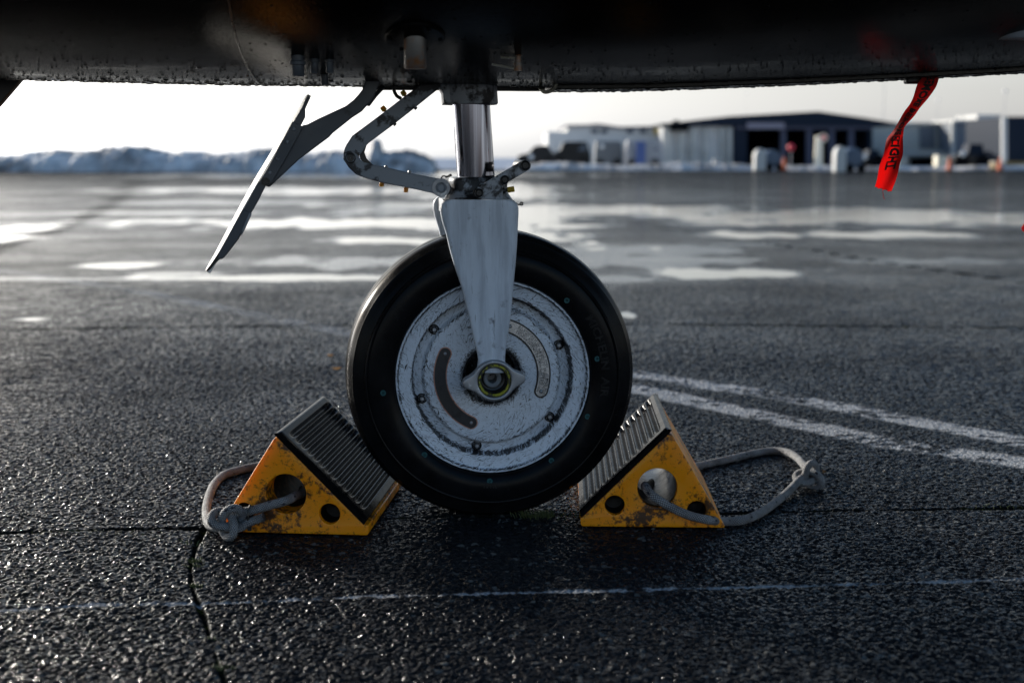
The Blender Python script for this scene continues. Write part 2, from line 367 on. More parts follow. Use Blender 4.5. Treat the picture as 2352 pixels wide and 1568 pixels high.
# cracks
jit = (fbm(X * 14, Y * 14, 61, 4) - .5) * .02
cr = np.zeros(X.shape, np.float32)
for pts, w in (([(-900, 775), (0, 757), (800, 746), (1450, 744), (2352, 752), (3300, 765)], .016), ([(-500, 1250), (0, 1224), (300, 1214), (470, 1213), (700, 1200), (1000, 1186), (1330, 1182), (1700, 1176), (2352, 1165), (3000, 1155)], .0085),
               ([(470, 1213), (450, 1250), (437, 1300), (442, 1350), (470, 1420), (485, 1470), (500, 1520), (522, 1580), (535, 1640)], .0055),
               ([(340, 396), (255, 470), (150, 520), (0, 570), (-300, 650)], .05), ([(1500, 520), (1790, 562), (2020, 600), (2352, 648), (2800, 700)], .02)):
    d = segdist(g2(pts)); cr = np.maximum(cr, 1 - sstep(w * .35, w * 1.25, d + jit * (w / .0085) * .95))
# paint lines (worn)
def line_mask(pts, w, soft=.28):
    d = segdist(g2(pts)); return 1 - sstep(w * (1 - soft), w * (1 + soft), d + jit * .8)
pn = fbm(X * 5, Y * 12, 71, 3) * .4 + fbm(X * 40, Y * 85, 73, 4) * .6
A1 = line_mask([(-200, 590), (300, 665), (800, 765), (1457, 892), (1759, 957), (2044, 1018), (2352, 1062), (2900, 1150)], .056)
B1 = line_mask([(900, 760), (1300, 826), (1496, 867), (1759, 904), (2022, 952), (2352, 1016), (2900, 1110)], .056)
C1 = line_mask([(-300, 1425), (0, 1402), (239, 1388), (513, 1384), (649, 1377), (804, 1371), (1176, 1362), (1500, 1352), (2352, 1330), (2700, 1322)], .0058, .5)
fadeL = .42 + .58 * sstep(-.2, .35, X)
paint = np.maximum(A1 * sstep(.42, .55, pn + .025) * fadeL, B1 * sstep(.45, .58, pn + .015) * fadeL)
midC = np.exp(-((X - .05) / .42) ** 2)
paint = np.maximum(paint, C1 * sstep(.43, .56, pn + .03 * midC + .045) * (.75 + .25 * midC))
# relief
f1_, a1_ = worley(X, Y * .92, .0082, 3); dome = np.sqrt(np.clip(1 - (f1_ / .62) ** 3, 0, 1)) * (.35 + .65 * a1_)
f1_, a1_ = worley(X + 3, Y + 4, .0135, 17); dome = np.maximum(dome, np.sqrt(np.clip(1 - (f1_ / .55) ** 2.5, 0, 1)) * np.clip(a1_ * 2.2 - .9, 0, 1.15))
f2_, a2_ = worley(X + 5, Y + 2, .0052, 23); dome2 = np.sqrt(np.clip(1 - (f2_ / .7) ** 2, 0, 1)) * a2_
f3_, a3_ = worley(X + 1, (Y + 8) * .8, .022, 43); dome3 = np.sqrt(np.clip(1 - (f3_ / .66) ** 2, 0, 1)) * (.35 + .65 * a3_)
fade3 = sstep(3.0, 4.6, Y) * (1 - sstep(9.0, 16.0, Y)) * (1 - sstep(5, 8, np.abs(X)))
fade = 1 - sstep(3.8, 6.5, Y); fade = fade * (1 - sstep(1.5, 2.2, np.abs(X) * 1.0) * .9)
Z = (dome * .0036 + dome2 * .0013) * fade * (1 - wet) * (1 - .5 * paint) + dome3 * .0052 * fade3 * (1 - wet) + (fbm(X * 30, Y * 30, 5, 3) - .5) * .0016 * fade
Z = Z + (fbm(X * 2.2, Y * 2.2, 8, 3) - .5) * .004 * (1 - wet) * (1 - sstep(20, 60, Y))
Z = Z - cr ** 2.2 * .0055 * (1 - sstep(10, 30, Y)) - .0026
nr, nc = X.shape
co = np.stack([X, Y, Z], -1).reshape(-1, 3).astype(np.float32)
idx = np.arange(nr * nc, dtype=np.int32).reshape(nr, nc)
quads = np.stack([idx[:-1, :-1], idx[:-1, 1:], idx[1:, 1:], idx[1:, :-1]], -1).reshape(-1, 4)
me = bpy.data.meshes.new('tarmac'); me.vertices.add(len(co)); me.vertices.foreach_set('co', co.ravel())
me.loops.add(quads.size); me.loops.foreach_set('vertex_index', quads.ravel())
me.polygons.add(len(quads)); me.polygons.foreach_set('loop_start', np.arange(0, quads.size, 4, dtype=np.int32))
me.update(calc_edges=True); me.polygons.foreach_set('use_smooth', np.ones(len(quads), bool))
for nm, ar in (('wet', wet), ('paint', paint), ('snow', snow), ('crack', cr)):
    at = me.attributes.new(nm, 'FLOAT', 'POINT'); at.data.foreach_set('value', ar.reshape(-1).astype(np.float32))
tarmac = bpy.data.objects.new('tarmac', me); COL.objects.link(tarmac)
tag(tarmac, 'wet black tarmac apron with cracks, worn white lines and puddles', 'ground', kind='structure')
del X, Y, Z, f1_, a1_, f2_, a2_, dome, dome2, warpx, warpy, jit, pn, quads, co
M_tar = mat('wet_tarmac', (.02, .02, .021), .3, 0, .3); t = NT(M_tar); o = t.obj(); me.materials.append(M_tar)
att = lambda n: t.n('ShaderNodeAttribute', attribute_name=n).outputs['Fac']
aw, ap, asn, ac = att('wet'), att('paint'), att('snow'), att('crack')
stone = t.n('ShaderNodeTexVoronoi', {'Vector': o, 'Scale': 120.0}); sfac = t.n('ShaderNodeSeparateColor', {0: stone.outputs['Color']}).outputs[0]
base = t.mix(sfac, (.006, .0065, .0075), (.020, .021, .023)); base = t.mix(t.ramp(sfac, [(.955, 0.0), (.965, .8)]), base, (.16, .16, .15)); base = t.mix(t.ramp(t.noise(o, 2.6, 4), [(.58, 0.0), (.70, .6)]), base, (.006, .006, .007))
base = t.mix(t.ramp(t.noise(o, .7, 5), [(.35, 0.0), (.7, .5)]), base, (.020, .021, .024))
base = t.mix(t.math('MULTIPLY', ac, .75), base, (.006, .007, .005))
moss = t.math('MULTIPLY', ac, t.ramp(t.noise(o, 26, 5, .7), [(.54, 0.0), (.62, .9)])); base = t.mix(moss, base, (.05, .055, .012))
pw = t.math('MULTIPLY', ap, t.ramp(t.noise(o, 190, 4, .7), [(.36, .25), (.56, 1.0)])); base = t.mix(pw, base, (.50, .51, .53))
base = t.mix(asn, base, (.62, .64, .68)); t.set('Base Color', base)
rr = t.ramp(t.noise(o, 45, 4), [(.3, .05), (.7, .19)]); rr = t.mix(aw, rr, (.09, .09, .09)); rr = t.mix(ac, rr, (.8, .8, .8)); rr = t.mix(t.math('MULTIPLY', asn, .9), rr, (.7, .7, .7)); t.set('Roughness', rr); t.set('Specular IOR Level', t.math('MULTIPLY', t.math('SUBTRACT', 1.0, t.math('MULTIPLY', ac, .95)), t.math('ADD', .20, t.math('MULTIPLY', aw, .30))))
v2 = t.n('ShaderNodeTexVoronoi', {'Vector': o, 'Scale': 150.0, 'Randomness': 1.0}).outputs['Distance']
hh = t.math('ADD', t.math('MULTIPLY', t.math('SUBTRACT', 1.0, v2), .8), t.math('MULTIPLY', t.noise(o, 330, 3), .4))
dif = t.n('ShaderNodeBsdfDiffuse', {'Color': base, 'Roughness': .6})
pol = t.ramp(t.noise(o, 85, 3, .6), [(.41, .06), (.54, 1.0)]); pol = t.math('MULTIPLY', pol, t.math('SUBTRACT', 1.0, t.math('MAXIMUM', ac, t.math('MULTIPLY', asn, .9))))
drier = t.n('ShaderNodeMapRange', {'Value': t.n('ShaderNodeSeparateXYZ', {0: o}).outputs['Y'], 'From Min': 12.0, 'From Max': 40.0, 'To Min': 1.0, 'To Max': .35}).outputs[0]; pol = t.math('MULTIPLY', pol, drier)
film = t.ramp(t.noise(o, 1.1, 5, .6), [(.36, .6), (.62, 1.0)])
kg = t.math('MINIMUM', 1.0, t.math('ADD', t.math('MULTIPLY', pol, film), aw))
mxs = t.n('ShaderNodeMixShader', {0: kg, 1: dif.outputs[0], 2: t.b.outputs[0]}); t.t.links.new(mxs.outputs[0], t.t.nodes['Material Output'].inputs[0])
bp = t.n('ShaderNodeBump', {'Height': hh, 'Strength': t.math('MULTIPLY', t.math('SUBTRACT', 1.0, aw), .8), 'Distance': .0045}); t.set('Normal', bp.outputs[0]); t.t.links.new(bp.outputs[0], dif.inputs['Normal'])

# ================================================================== AIRCRAFT
air = empty('aircraft', BASE, PSI)
tag(air, 'dark wet aircraft belly with grey nose gear, black tyre and white scratched wheel', 'aircraft')
# ---- belly
SIL = [(-700, 168), (0, 183), (300, 192), (700, 199), (1176, 200), (1300, 206), (1600, 197), (2000, 180), (2352, 160), (3200, 105)]
silx = [L(x, y, .04).x for x, y in SIL]; silz = [L(x, y, .04).z for x, y in SIL]
def bz(x): return float(np.interp(x, silx, silz))
def bsm(x): return sum(bz(x + k * .08) for k in (-2, -1, 0, 1, 2)) / 5
def belly_z(x, d, off=0.0):
    dd = abs(d - .0); return bsm(x) + off + dd * dd / 3.0 + max(0, dd - .35) ** 2 * .9
mb = MB(); nx, nd = 150, 70; vs = []; fs = []
for i in range(nx + 1):
    x = -2.4 + 4.9 * i / nx
    for j in range(nd + 1):
        w = -1 + 2 * j / nd; d = w * .78 if abs(w) < 2 else w
        vs.append((x, d, belly_z(x, d)))
for i in range(nx):
    for j in range(nd): fs.append((i * (nd + 1) + j, (i + 1) * (nd + 1) + j, (i + 1) * (nd + 1) + j + 1, i * (nd + 1) + j + 1))
mb.add(vs, fs)
# flanks and back so the belly belongs to a closed fuselage
nb = len(mb.v); sec = [(.88, .25), (.92, .55), (.85, .9), (.62, 1.18), (.3, 1.32), (0, 1.36)]
secs = sec[:-1] + [(0, 1.36)] + [(-a, b) for a, b in reversed(sec[:-1])]
vs = []; fs = []; m = len(secs) + 2
for i in range(nx + 1):
    x = -2.4 + 4.9 * i / nx; z0 = bsm(x)
    vs.append((x, .78, belly_z(x, .78)))
    for a, b in secs: vs.append((x, a, z0 + b))
    vs.append((x, -.78, belly_z(x, .78)))
for i in range(nx):
    for j in range(m - 1): fs.append((i * m + j, (i + 1) * m + j, (i + 1) * m + j + 1, i * m + j + 1))
mb.add(vs, fs)
mb.build('belly', M_belly, air, smooth=60)
# seam and closed gear doors on the right: a shallow plate under the belly with a lit forward lip
def strip(x0, x1, d0, d1, off, th, nx_=60, nd_=8, taper=0.0):
    vs = []; fs = []
    for lay in (0, 1):
        for i in range(nx_ + 1):
            x = x0 + (x1 - x0) * i / nx_
            for j in range(nd_ + 1):
                d = d0 + (d1 - d0) * j / nd_ + taper * (i / nx_); vs.append((x, d, belly_z(x, d, off) - (th if lay else 0)))
    k = (nx_ + 1) * (nd_ + 1); q = lambda i, j, l: l * k + i * (nd_ + 1) + j
    for i in range(nx_):
        for j in range(nd_):
            fs.append((q(i, j, 0), q(i + 1, j, 0), q(i + 1, j + 1, 0), q(i, j + 1, 0))); fs.append((q(i, j, 1), q(i, j + 1, 1), q(i + 1, j + 1, 1), q(i + 1, j, 1)))
    for i in range(nx_):
        fs.append((q(i, 0, 0), q(i, 0, 1), q(i + 1, 0, 1), q(i + 1, 0, 0))); fs.append((q(i, nd_, 0), q(i + 1, nd_, 0), q(i + 1, nd_, 1), q(i, nd_, 1)))
    for j in range(nd_):
        fs.append((q(0, j, 0), q(0, j + 1, 0), q(0, j + 1, 1), q(0, j, 1))); fs.append((q(nx_, j, 0), q(nx_, j, 1), q(nx_, j + 1, 1), q(nx_, j + 1, 0)))
    return vs, fs
xr = L(1262, 200, 0).x
mb = MB(); mb.add(*strip(xr, 2.3, -.05, .16, .002, .010)); mb.build('closed_gear_door', M_belly, air, bevel=.002)
mb = MB(); mb.tube(spline([L(1282, 186, -.06), L(1270, 206, -.055), L(1253, 212, -.05), L(1243, 206, -.04), L(1239, 200, .1)], 6), .0035, 10); mb.build('door_lip', M_lip, air)
xa0, xa1 = L(832, 190, .1).x, L(1240, 190, .1).x
mb = MB(); mb.add(*strip(xa0, xa1, .03, .10, .001, .008, 20, 3)); mb.build('wheel_bay_edge', M_black, air)
mb = MB()
for x0 in (L(590, 150, -.1).x,):
    mb.tube([(x0 + .012 * math.sin(d * 3), d, belly_z(x0, d, -.0006)) for d in np.linspace(-.6, .25, 40)], .0016, 6)
mb.build('panel_seam', M_grime, air)
def bhit(x, y):
    d = -.77; pv = None
    while d < .3:
        q = L(x, y, d); g = belly_z(q.x, d) - q.z
        if pv is not None and pv * g <= 0: return Vector((q.x, d, belly_z(q.x, d)))
        pv = g; d += .004
    return L(x, y, -.2)
# drain stub with round flange
p = bhit(953, 84); bzv = p.z
bs = (belly_z(p.x, p.y + .01) - belly_z(p.x, p.y - .01)) / .02; bnv = Vector((0, -bs, 1)).normalized()
mb = MB(); mb.lathe([(.001, 0), (.034, 0), (.046, .002), (.048, .004), (.048, .016)], Vector((p.x, p.y, bzv)) - bnv * .006, bnv, (1, 0, 0), 40)
for k in range(6):
    w = k * math.pi / 3; mb.lathe([(.0005, -.0015), (.003, -.001), (.0034, .002)], Vector((p.x + .04 * math.cos(w), p.y + .04 * math.sin(w), bzv + bs * .04 * math.sin(w))) - bnv * .0065, bnv, (1, 0, 0), 10)
fl = mb.build('drain_flange', M_belly, air)
mb = MB(); q = L(953, 160, p.y).z; mb.lathe([(.001, q + .001), (.0165, q + .001), (.0178, q + .0035), (.0178, bzv)], (p.x, p.y, 0), (0, 0, 1), (1, 0, 0), 32); mb.build('drain_stub', M_rust, air)
# small vent tubes under the belly
for (x, y0, y1, r) in ((684, 130, 176, .011), (722, 136, 170, .007), (757, 138, 168, .007), (745, 172, 196, .007)):
    a = bhit(x, y0); d = a.y; b_ = L(x, y1, d); zt = a.z + .004
    mb = MB(); mb.lathe([(.001, b_.z), (r * .8, b_.z), (r * .92, b_.z + .002), (r * .92, b_.z + .018), (r * 1.2, b_.z + .019), (r * 1.2, b_.z + .024), (r, b_.z + .026), (r, max(zt, b_.z + .03))], (a.x, d, 0), (0, 0, 1), (1, 0, 0), 20)
    mb.build('vent_tube', M_door, air)
# far right inspection plate with holes, small hook fitting beside the collar
pp = bhit(2340, 86)
mb = MB(); mb.lathe([(.001, -.003), (.034, -.003), (.036, 0), (.036, .02)], (pp.x, pp.y, belly_z(pp.x, pp.y)), (0, 0, 1), (1, 0, 0), 32); mb.build('inspection_plate', M_paint_d, air)
a = bhit(1190, 128); mb = MB()
mb.lathe([(.001, 0), (.007, 0), (.007, .012), (.0055, .013), (.0055, .024), (.008, .025), (.008, .06)], (a.x, a.y, a.z - .024), (0, 0, 1), (1, 0, 0), 18)
mb.build('link_fitting', M_rust, air)
mb = MB(); mb.tube([L(1150, 132, a.y), L(1188, 134, a.y)], .002, 8); mb.tube([L(1130, 148, a.y), L(1186, 158, a.y)], .002, 8); mb.build('fitting_rod', M_lip, air)
# blade at the far left
zt = .02
poly = [L(-120, 150, .12), L(55, 176, .12), L(48, 186, .12), L(0, 242, .12), L(-60, 300, .12), L(-130, 300, .12)]
mb = MB(); mb.prism(poly, (0, .018, 0)); mb.build('belly_blade', M_black, air, bevel=.003)
# water drops on the belly
rnd = random.Random(3); mb = MB()
for i in range(3600):
    if i < 1900: x = rnd.uniform(-1.15, 1.15); d = rnd.gauss(.02, .05); r = rnd.uniform(.0008, .0030) if rnd.random() < .85 else rnd.uniform(.0025, .0046)
    else: x = rnd.uniform(-1.15, 1.15); d = -abs(rnd.gauss(.0, .26)); r = rnd.uniform(.0007, .002)
    if xr < x and -.05 < d < .16: off = -.008
    elif abs(x - (L(1090, 200, 0).x)) < .07 and abs(d) < .07: continue
    else: off = 0
    mb.ball((x, d, belly_z(x, d, off) - r * .15), r, (1.3, 1, .3), 8, 5)
mb.build('water_drops', M_drop, air, smooth=80); bpy.data.objects['water_drops']['kind'] = 'stuff'

# ---- strut: collar and chrome piston
a0 = L(1082, 234, 0); a1 = L(1093, 402, 0); sa = (a0 - a1).normalized(); top = a0 + sa * .12
rp = 87 / 2 * (C0.y / F) / math.cos(R_(0)) * .985
mb = MB(); mb.lathe([(rp, 0), (rp, .02), (rp, .06), (rp, (top - a1).length)], a1 - sa * .01, sa, (1, 0, 0), 64); mb.build('piston', M_chrome, air)
mb = MB(); mb.lathe([(rp * 1.03, -.004), (rp * 1.36, -.006), (rp * 1.42, -.002), (rp * 1.42, .03), (rp * 1.36, .2)], a0, sa, (1, 0, 0), 48)
mb.prism([L(1012, 190, -.03), L(1012, 203, -.03), L(1018, 214, -.03), L(1019, 239, -.03), L(1045, 240, -.03), L(1045, 190, -.03)], (0, .06, 0))
mb.build('strut_collar', M_casting, air, bevel=.002)
# dark ram housing reaching into the wheel bay
# ---- fork
def profile_leg(rows, d0, d1, edge=.006):
    # rows: (y pixel, x left, x right); rounded section between d0 (outer) and d1 (inner)
    m = MB(); secs_ = []
    us = [-1, -.97, -.9, -.7, -.35, -.06, 0, .06, .35, .7, .9, .97, 1]
    for (y, xl, xr_) in rows:
        pl, pr = L(xl, y, d0), L(xr_, y, d0); ring = []
        for u in us:
            q_ = pl.lerp(pr, (u + 1) / 2); e = max(0, abs(u) - .8) / .2; dd = d0 + edge * (1 - math.sqrt(max(0, 1 - e * e)))
            dd -= .0016 * max(0, 1 - abs(u) / .1) * (1 if y > 520 else 0)
            ring.append((q_.x, dd, q_.z))
        for u in reversed(us):
            q_ = pl.lerp(pr, (u + 1) / 2); e = max(0, abs(u) - .8) / .2; ring.append((q_.x, d1 - edge * (1 - math.sqrt(max(0, 1 - e * e))), q_.z))
        secs_.append(ring)
    n = len(secs_[0]); vs = [v for r in secs_ for v in r]; fs = []
    for i in range(len(secs_) - 1):
        for k in range(n): fs.append((i * n + k, i * n + (k + 1) % n, (i + 1) * n + (k + 1) % n, (i + 1) * n + k))
    fs += [tuple(range(n)), tuple((len(secs_) - 1) * n + k for k in range(n))[::-1]]
    m.add(vs, fs); return m
DF = -.125
ROWS = [(459, 1030, 1172), (463, 1022, 1183), (469, 1016, 1189), (478, 1013, 1192), (492, 1013, 1192), (510, 1017, 1191), (535, 1025, 1190), (570, 1033, 1188), (610, 1044, 1185), (660, 1061, 1180), (720, 1076, 1175), (770, 1087, 1168), (810, 1097, 1162), (830, 1100, 1161), (845, 1098, 1165), (856, 1094, 1174)]
mb = profile_leg(ROWS, DF, DF + .024)
# far leg: the same on the other side of the tyre
far = []
p0 = L(1103, 480, DF); 
for v in mb.v: far.append((v[0], -v[1], v[2]))
farm = MB(); farm.add(far, [tuple(reversed(f)) for f in list(mb.f)])
# crown: bridge between the legs, and the socket carrying the piston
cl, cr_ = L(1020, 482, DF), L(1188, 482, DF); ct = L(1100, 462, DF).z; cb = L(1100, 497, DF).z
cx = (cl.x + cr_.x) / 2; hw = (cr_.x - cl.x) / 2 * .93
# keep the crown above the tyre
mb2 = MB(); mb2.box((cx, 0, (ct + max(cb, ZC + .292)) / 2), (hw, abs(DF) - .004, (ct - max(cb, ZC + .292)) / 2))
ev = L(1096, 403, -.03).z
rows = [(ev - .003, .052, .046), (ev - .008, .056, .050), (ev - .03, .054, .052), (ct + .006, .060, .062), (ct - .006, .068, .085)]
ccx = L(1098, 430, 0).x; ring = []; n = 40; vs = []; fs = []
for (z, ra, rb) in rows:
    for k in range(n):
        w = 2 * math.pi * k / n; cw, sw = math.cos(w), math.sin(w); e = .55
        vs.append((ccx + ra * math.copysign(abs(cw) ** e, cw), rb * math.copysign(abs(sw) ** e, sw), z))
for i in range(len(rows) - 1):
    for k in range(n): fs.append((i * n + k, i * n + (k + 1) % n, (i + 1) * n + (k + 1) % n, (i + 1) * n + k))
fs += [tuple(range(n)), tuple((len(rows) - 1) * n + k for k in range(n))[::-1]]
mb2.add(vs, fs)
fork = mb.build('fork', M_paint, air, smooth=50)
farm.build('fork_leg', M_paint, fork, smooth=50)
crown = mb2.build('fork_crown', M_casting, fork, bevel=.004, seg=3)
# axle end: eared nut plate, yellow ring, bush
ac_ = L(1135, 873, DF - .006); k_ = (ac_ - L(1134, 873, DF - .006)).length
def eared(n=96):
    pts = []
    for i in range(n):
        w = 2 * math.pi * i / n; best = 47.0
        for ea, el in ((4, 71), (185, 72)):
            dw = (w - R_(ea) + math.pi) % (2 * math.pi) - math.pi; c_ = math.cos(dw)
            if c_ > 0:
                lat = el * math.sin(dw)
                g = 47 + (el - 47) / (1 + abs(dw / .27) ** 3.2); best = max(best, g)
        pts.append((ac_.x + best * k_ * math.cos(w), ac_.z + best * k_ * math.sin(w)))
    return pts
hole = circ(ac_.x, ac_.z, 38.5 * k_, 48, True)
vs, fs = curve_solid([eared(), hole], .022, .003)
mb = MB(); mb.add([(v[0], DF - .014 + v[2], v[1]) for v in vs], fs); mb.build('axle_lug', M_ctr, fork)
mb = MB(); A_ = (ac_.x, DF, ac_.z)
mb.lathe([(37.6 * k_, .01), (37.6 * k_, -.010), (36 * k_, -.0115), (33 * k_, -.0115), (31 * k_, -.009)], A_, (0, 1, 0), (1, 0, 0), 48, 0)
mb.lathe([(38.4 * k_, -.004), (38.3 * k_, -.0085), (37.6 * k_, -.0085)], A_, (0, 1, 0), (1, 0, 0), 48, 1)
mb.lathe([(31 * k_, -.009), (28 * k_, -.004), (27 * k_, .012), (20 * k_, .014)], A_, (0, 1, 0), (1, 0, 0), 48, 1)
A2 = (ac_.x - 2 * k_, DF, ac_.z + 1 * k_)
mb.lathe([(21 * k_, .02), (20.5 * k_, .007), (18 * k_, .006), (11.5 * k_, .010), (10.5 * k_, .045), (.001, .046)], A2, (0, 1, 0), (1, 0, 0), 40, 2)
mb.build('axle_nut', [M_yring, M_grime, M_white_b], fork, smooth=40)
mb = MB(); mb.lathe([(.026, -.1), (.026, .1)], (0, 0, ZC), (0, 1, 0), (1, 0, 0), 24); mb.build('axle', M_grime, fork)
# tow link on the crown (two parallel arms with pins)
def capsule(p1, p2, r, n=14):
    d_ = (p2 - p1); w0 = math.atan2(d_.z, d_.x); out = []
    for k in range(n + 1): w = w0 + math.pi / 2 + math.pi * k / n; out.append(Vector((p1.x + r * math.cos(w), p1.y, p1.z + r * math.sin(w))))
    for k in range(n + 1): w = w0 - math.pi / 2 + math.pi * k / n; out.append(Vector((p2.x + r * math.cos(w), p2.y, p2.z + r * math.sin(w))))
    return out
kk = C0.y / F
DT = -.075
mb = MB(); mb.prism(capsule(L(1100, 443, DT + .11), L(1207, 380, DT + .11), 12 * kk), (0, .007, 0)); mb.build('tow_link', M_casting, air, bevel=.0015)
mb = MB(); mb.prism(capsule(L(1100, 443, DT), L(1207, 380, DT), 12.5 * kk), (0, .007, 0))
tl = mb.build('tow_link', M_casting, air, bevel=.0015)
for (x, y, r) in ((1100, 443, 10), (1159, 413, 10), (1206, 380, 11.5)):
    c = L(x, y, DT); mb = MB(); mb.lathe([(.001, -.004), (r * kk * .55, -.004), (r * kk * .62, -.002), (r * kk * .95, -.0035), (r * kk, -.002), (r * kk, .115)], c, (0, 1, 0), (1, 0, 0), 28)
    mb.build('link_pin', M_black, tl)
# lugs joining the tow link to the crown
mb = MB(); mb.box((L(1120, 443, 0).x, -.02, L(1120, 438, 0).z), (.022, .05, .016)); mb.build('link_lug', M_casting, fork, bevel=.004)
# yellow dust cap on the valve
c = L(1157, 438, -.06); e_ = L(1181, 434, -.06); ax_ = (e_ - c).normalized(); ln = (e_ - c).length
mb = MB(); mb.lathe([(.001, -.004), (7 * kk, -.004), (7 * kk, ln * .12), (4 * kk, ln * .16), (4 * kk, ln * .4)], c, ax_, (0, 1, 0), 20, 0)
mb.lathe([(5.2 * kk, ln * .34), (6.4 * kk, ln * .36), (6.4 * kk, ln * .72), (5.6 * kk, ln * .74), (6.6 * kk, ln * .80), (6.2 * kk, ln * 1.0), (.001, ln)], c, ax_, (0, 1, 0), 20, 1)
mb.build('valve_cap', [M_black, M_ycap], fork)
# twisted lockwire
for pts in ([(1013, 409), (1018, 404), (1026, 405), (1034, 401), (1036, 404), (1024, 408)], [(1179, 461), (1185, 466), (1192, 470), (1197, 465), (1201, 467), (1199, 471), (1193, 470)]):
    base_ = spline([L(x, y, -.1) for x, y in pts], 14); mb = MB()
    for s_ in (0, math.pi): mb.tube([p_ + Vector((math.cos(i * .9 + s_), 0, math.sin(i * .9 + s_))) * .0008 for i, p_ in enumerate(base_)], .0008, 5)
    mb.build('lockwire', M_black, fork)

# ---- torque links
LOW = [(788, 365), (791, 354), (797, 348), (805, 346), (814, 349), (821, 356), (828, 367), (836, 373), (848, 376), (887, 384), (945, 398), (1000, 409), (1019, 412), (1031, 420), (1035, 432), (1031, 443), (1021, 450), (1006, 451), (994, 444), (945, 433), (887, 422), (844, 411), (818, 401), (801, 385)]
UP = [(789, 352), (792, 340), (796, 332), (809, 312), (828, 298), (879, 260), (926, 224), (957, 201), (985, 178), (1035, 178), (1012, 201), (994, 215), (953, 248), (906, 285), (848, 328), (840, 336), (830, 352), (822, 362), (790, 362)]
D1 = -.055
mb = MB(); mb.prism([L(x, y, D1) for x, y in LOW], (0, .014, 0)); mb.prism([L(x, y, D1 + .075) for x, y in LOW], (0, .014, 0))
mb.prism([L(x, y, D1 + .014) for x, y in [(850, 380), (945, 402), (985, 411), (985, 437), (945, 429), (850, 408)]], (0, .061, 0))
ll = mb.build('lower_torque_link', M_paint_d, air, bevel=.0022)
mb = MB(); mb.prism([L(x, y, D1 + .016) for x, y in UP], (0, .055, 0)); ul = mb.build('upper_torque_link', M_paint_d, air, bevel=.0022)
# dark relief band at the knee
mb = MB(); mb.prism([L(x, y, D1 + .002) for x, y in [(790, 350), (826, 350), (824, 363), (789, 363)]], (0, .016, 0))
mb.prism([L(x, y, D1 + .03) for x, y in spline([Vector((842, 334, 0)), Vector((838, 352, 0)), Vector((843, 366, 0)), Vector((857, 378, 0)), Vector((840, 376, 0)), Vector((828, 366, 0)), Vector((826, 350, 0))], 1) for x, y in [(x, y)]] if False else [L(x, y, D1 + .03) for x, y in [(842, 334), (837, 350), (842, 364), (856, 378), (838, 376), (827, 365), (826, 348)]], (0, .02, 0))
mb.build('link_stop', M_grime, ul)
for (x, y, r, par) in ((805, 363, 11.5, ll), (1013, 431, 11, ll)):
    c = L(x, y, D1); mb = MB(); mb.lathe([(.001, -.0015), (r * kk * .62, -.0015), (r * kk * .68, .0005), (r * kk * .8, .0005), (r * kk * .84, -.003), (r * kk, -.002), (r * kk, .08)], c, (0, 1, 0), (1, 0, 0), 28)
    mb.build('link_pin', M_grime if x < 900 else M_paint_d, par)
c = L(1013, 431, D1); mb = MB(); mb.lathe([(12 * kk, .0), (12.5 * kk, -.0015), (20 * kk, -.0015), (20.5 * kk, .001)], c, (0, 1, 0), (1, 0, 0), 32); mb.build('washer', M_ctr, ll)
def cap(x, y, x2, y2, r, m_, par, d=-.02, six=True):
    c = L(x, y, d); e = L(x2, y2, d); a_ = (e - c).normalized(); l_ = (e - c).length
    mb = MB(); mb.lathe([(r * .55 * kk, -.004), (r * .55 * kk, l_ * .2), (r * kk, l_ * .22), (r * kk, l_ * .8), (r * .75 * kk, l_), (.0005, l_)], c, a_, (0, 1, 0), 8); return mb.build('grease_cap', m_, par)
cap(886, 257, 877, 245, 6, M_ycap, ul); cap(932, 222, 923, 209, 6, M_ycap, ul)
cap(877, 416, 876, 429, 5.5, M_ocap, ll); cap(933, 428, 932, 442, 5.5, M_ocap, ll)
cap(886, 388, 887, 380, 4, M_white_b, ll); cap(940, 400, 941, 392, 4, M_white_b, ll); cap(905, 284, 909, 288, 4, M_black, ul); cap(952, 246, 957, 251, 4, M_black, ul)
mb = MB(); mb.tube(spline([L(902, 186, .0), L(904, 197, .0), (L(905, 208, .0)), L(911, 220, .0), L(922, 227, .0)], 6), .0034, 8); mb.build('hydraulic_hose', M_black, air)
# ---- front gear door with its arm
DN, DFAR = -.09, .10
edge_n = [(707, 216), (692, 250), (650, 320), (594, 414), (560, 474), (503, 577), (482, 612), (475, 624)]
edge_f = [(700, 221), (683, 252), (639, 322), (583, 414), (550, 474), (496, 577), (477, 611), (472, 620)]
n = len(edge_n); N_ = [L(x, y, DN) for x, y in edge_n]; Fp = [L(x, y, DFAR) for x, y in edge_f]
vs = []; fs = []; th = Vector((.006, 0, -.0035)); K = 8
for a_, b_ in zip(N_, Fp):
    for k in range(K + 1):
        q = a_.lerp(b_, k / K); vs.append(q)
m = len(vs); vs += [v + th for v in vs]
for i in range(n - 1):
    for k in range(K): 
        a_ = i * (K + 1) + k; fs.append((a_, a_ + 1, a_ + K + 2, a_ + K + 1)); fs.append((m + a_, m + a_ + K + 1, m + a_ + K + 2, m + a_ + 1))
for i in range(n - 1):
    a_ = i * (K + 1); fs.append((a_, a_ + K + 1, m + a_ + K + 1, m + a_)); a_ += K; fs.append((a_, m + a_, m + a_ + K + 1, a_ + K + 1))
for k in range(K):
    fs.append((k, m + k, m + k + 1, k + 1)); a_ = (n - 1) * (K + 1) + k; fs.append((a_, a_ + 1, m + a_ + 1, m + a_))
mb = MB(); mb.add(vs, fs); gd = mb.build('gear_door', M_doorskin, air, bevel=.0008)
